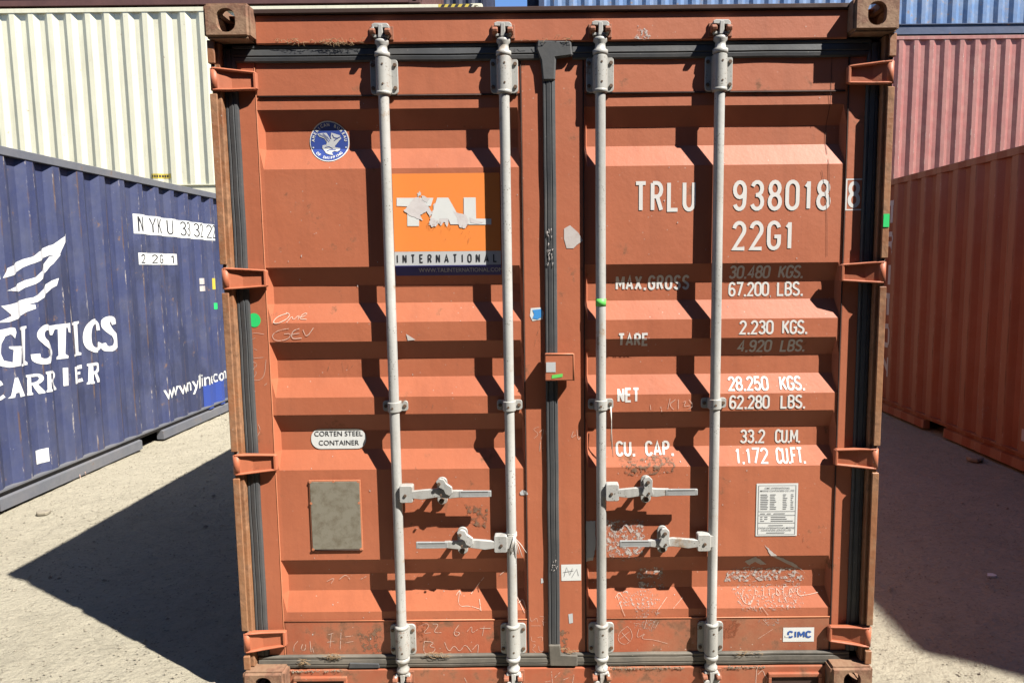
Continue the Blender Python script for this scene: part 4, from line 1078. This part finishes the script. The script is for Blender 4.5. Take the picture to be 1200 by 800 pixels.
# ---- handwriting and scratches
def chalk(lines, parent, wd=.0022, Y=YO, m='chalk', name='chalk_mark'):
    def fb(b):
        for k, l in enumerate(lines):
            P = [Vector(at(x, y, Y)) for x, y in l]
            for _ in range(2):
                if len(P) < 3: break
                Q = [P[0]]
                for a, c in zip(P, P[1:]): Q += [a*.75+c*.25, a*.25+c*.75]
                P = Q+[P[-1]]
            ribbon(b, P, wd*random.uniform(.7, 1.1), -.0001*(k % 5), closed=False)
    return print_on(parent, name, fb, m, .0013)
LD = doors[-1]
def z7(l, ox=230, oy=180, s=3.637): return [(ox+x/s, oy+y/s) for x, y in l]
chalk([z7(l) for l in ([(385, 680), (340, 695), (325, 720), (345, 725), (385, 705), (395, 685), (375, 678)], [(385, 720), (405, 690), (410, 712), (435, 685), (432, 708)], [(430, 700), (455, 695), (470, 680), (450, 682), (435, 705), (468, 706)],
                       [(395, 745), (350, 752), (320, 775), (340, 800), (395, 790), (405, 765), (375, 768)], [(440, 745), (410, 755), (405, 790), (450, 785)], [(410, 770), (440, 765)], [(455, 750), (470, 785), (500, 742)])], LD, .0026)
chalk([z7(l, 230, 380) for l in ([(255, 55), (230, 70), (228, 95), (260, 110)], [(225, 145), (290, 140)], [(235, 155), (265, 170), (240, 190), (262, 205), (232, 240), (290, 235), (298, 150)], [(215, 45), (250, 35), (290, 42)], [(265, 425), (275, 450), (262, 475)], [(290, 260), (302, 250)], [(240, 270), (252, 285)])], LD, .0016, YF)
chalk([z7(l, 230, 380) for l in ([(560, 160), (550, 200)], [(610, 165), (618, 205)], [(640, 155), (632, 210), (660, 175)], [(965, 350), (975, 365), (985, 345)], [(1010, 335), (1005, 370)])], LD, .0018, m='scuff')
def q4(l, ox, oy): return [(ox+x/4, oy+y/4) for x, y in l]
chalk([q4(l, 230, 600) for l in ([(478, 600), (460, 620), (458, 648)], [(500, 615), (490, 640), (512, 645), (515, 615)], [(535, 600), (540, 650)], [(545, 625), (552, 655)], [(620, 570), (645, 562)], [(615, 605), (650, 600)], [(635, 565), (628, 632)], [(680, 560), (676, 640)], [(700, 580), (735, 575)], [(700, 608), (740, 600)],
                                 [(1050, 530), (1080, 515), (1095, 530), (1060, 565), (1100, 560)], [(1110, 520), (1140, 520), (1110, 560), (1150, 560)], [(1070, 600), (1065, 660), (1110, 655), (1125, 630), (1090, 625), (1120, 605), (1070, 600)],
                                 [(600, 340), (640, 320), (620, 350)], [(660, 330), (690, 305), (710, 330)], [(760, 330), (790, 315)])], LD, .0020)
chalk([q4(l, 500, 600) for l in ([(150, 380), (145, 445), (200, 440), (255, 455)], [(135, 400), (150, 378), (158, 400)], [(265, 320), (205, 395)], [(155, 520), (125, 560), (140, 580), (160, 560), (130, 555)], [(190, 555), (215, 525), (210, 565), (240, 545)], [(250, 540), (300, 540)], [(270, 530), (262, 575)],
                                 [(85, 605), (105, 655), (130, 615), (155, 655), (180, 610), (210, 650)], [(215, 640), (245, 605), (240, 655)], [(340, 310), (365, 290)], [(245, 415), (255, 460)], [(420, 400), (460, 470)], [(430, 430), (450, 410), (465, 450)])], LD, .0022)
chalk([q4(l, 500, 600) for l in ([(485, 490), (490, 515), (515, 490), (520, 512)], [(530, 485), (560, 490), (535, 510), (565, 515)], [(545, 515), (548, 530)], [(490, 530), (535, 530)], [(490, 580), (492, 605), (510, 603)], [(520, 585), (545, 580), (540, 605)], [(490, 620), (515, 618), (492, 640), (512, 655)], [(525, 625), (528, 650), (550, 648)])], LD, .0014, YF)
chalk([z7(l, 500, 380) for l in ([(480, 435), (450, 445), (480, 465), (458, 485)], [(480, 460), (500, 440), (495, 470), (485, 490), (482, 540)], [(505, 450), (510, 470)])], LD, .0015, YF)
chalk([z7(l, 500, 380) for l in ([(625, 455), (615, 485), (635, 470)], [(640, 445), (645, 495), (655, 480)])], RD, .0014, YF)
chalk([z7(l, 500, 380) for l in ([(487, 0), (465, 55), (455, 130)], [(460, 60), (505, 80)])], LD, .0012, YF, 'scuff')
chalk([z7(l, 700, 380) for l in ([(310, 315), (300, 360)], [(335, 318), (305, 340), (325, 362)], [(345, 320), (345, 360)], [(365, 330), (380, 325), (365, 350), (395, 345)], [(390, 320), (410, 345), (390, 360)], [(270, 350), (275, 372)], [(225, 340), (228, 365)])], RD, .0018)
chalk([q4(l, 700, 600) for l in ([(140, 530), (100, 560), (95, 600), (130, 620), (165, 590), (160, 550), (140, 530)], [(115, 560), (150, 600)], [(105, 590), (150, 555)], [(195, 540), (180, 590), (230, 560), (200, 590), (260, 592), (330, 612)], [(95, 400), (110, 440), (130, 485)], [(85, 410), (105, 385), (120, 405)], [(330, 405), (280, 460)], [(405, 405), (355, 450)],
                                 [(170, 515), (200, 520)], [(230, 500), (220, 540)], [(270, 505), (250, 545)], [(285, 510), (270, 540)], [(690, 380), (680, 420), (720, 440), (740, 400)], [(750, 370), (745, 400), (765, 385), (750, 375)], [(790, 370), (785, 400)], [(815, 375), (812, 405), (840, 390)], [(850, 370), (845, 400), (870, 395), (850, 370)],
                                 [(885, 360), (880, 410)], [(905, 400), (915, 365), (930, 395), (935, 360)], [(950, 370), (945, 400), (1000, 395), (1045, 385)], [(775, 500), (800, 525)], [(750, 590), (820, 545)], [(770, 440), (800, 480)])], RD, .0017)
chalk([q4(l, 700, 600) for l in ([(1010, 120), (980, 125), (985, 160), (1005, 165)], [(1060, 130), (1065, 160)], [(965, 100), (968, 150)])], RD, .0014, m='scuff')
def lift(o, y):
    for v in o.data.vertices: v.co.y = y
lift(chalk([q4(l, 700, 600) for l in ([(740, 720), (735, 800)], [(745, 745), (770, 720), (780, 760), (830, 790)], [(780, 800), (790, 765)])], main, .0022), .0588)
lift(chalk([q4(l, 500, 600) for l in ([(585, 730), (590, 790)], [(600, 760), (625, 735)], [(640, 770), (665, 760)], [(690, 745), (680, 800)], [(555, 780), (580, 775)], [(180, 760), (195, 790)])], main, .0022), .0588)
# black scratch lines over the marking and the panel above it
chalk([[(963, 200), (969, 240), (969, 300)], [(971, 186), (972, 240)], [(976, 20), (973, 110), (971, 180)]], RD, .0018, m='seal_shade', name='scratch')
# scuffs on the centre gasket
t = MB()
for k in range(26):
    z = random.uniform(1.66, 1.80); x = random.uniform(-.024, -.004)
    t.tube([(x, .0575, z), (x+random.uniform(-.004, .004), .0575, z+random.uniform(.006, .02))], .0009, 'torn', 4)
for k in range(14):
    z = random.uniform(.49, .535); x = random.uniform(-.024, .004)
    t.tube([(x, .0575, z), (x+random.uniform(-.006, .006), .0575, z+random.uniform(-.008, .012))], .0009, 'torn', 4)
t.build('scuff_mark', doors[1])
# random paint chips over the doors
def fb(b, sx=1):
    for k in range(70):
        x = sx*random.uniform(.13, 1.06); z = random.choice((random.uniform(.15, 2.4), random.uniform(.15, 1.0))); r = random.uniform(.0008, .0026)
        n = random.randint(4, 6); a0 = random.random()*6; st = random.uniform(.5, 2.2)
        pg(b, [(x+r*math.cos(a0+6.283*j/n)*random.uniform(.5, 1.2), z+st*r*math.sin(a0+6.283*j/n)*random.uniform(.5, 1.2)) for j in range(n)])
print_on(LD, 'paint_chips', lambda b: fb(b, -1), 'torn', .0009)['kind'] = 'stuff'
print_on(RD, 'paint_chips', lambda b: fb(b, 1), 'torn', .0009)['kind'] = 'stuff'
# dry grass caught on the gaskets
t = MB()
def wisp(x, z, y, n, sp):
    for k in range(n):
        xx = x+random.uniform(-sp, sp); a = random.uniform(-.020, .020); c = random.uniform(-.012, .010)
        t.tube([(xx, y, z), (xx+a*.6, y-.004, z+c+.003), (xx+a*1.5, y-.001, z+c*1.3)], .0007, 'straw', 3, False)
wisp(-.82, 2.470, .053, 60, .17); wisp(-.78, 2.468, .053, 22, .05); wisp(-1.00, .130, .056, 30, .010); wisp(-.88, .150, .057, 40, .03); wisp(-.47, .152, .057, 40, .05); wisp(.05, .165, .060, 25, .02); wisp(.77, .151, .057, 22, .06)
wisp(-.02, 2.472, .050, 16, .1)
t.build('dry_grass', main, kind='stuff')
# soil lying on the sill
t = MB()
for k in range(500):
    x = random.choice((random.uniform(.20, .5), random.uniform(.66, .82), random.uniform(-1.05, -.85))); r = random.uniform(.0006, .0022)
    b = bmesh.new(); bmesh.ops.create_icosphere(b, subdivisions=1, radius=r); z = random.uniform(.084, .0935)
    bmesh.ops.translate(b, vec=(x, random.uniform(.055, .061) if z < .092 else random.uniform(.052, .07), z), verts=b.verts); t.add(b, 'stone')
t.build('soil', main, kind='stuff')
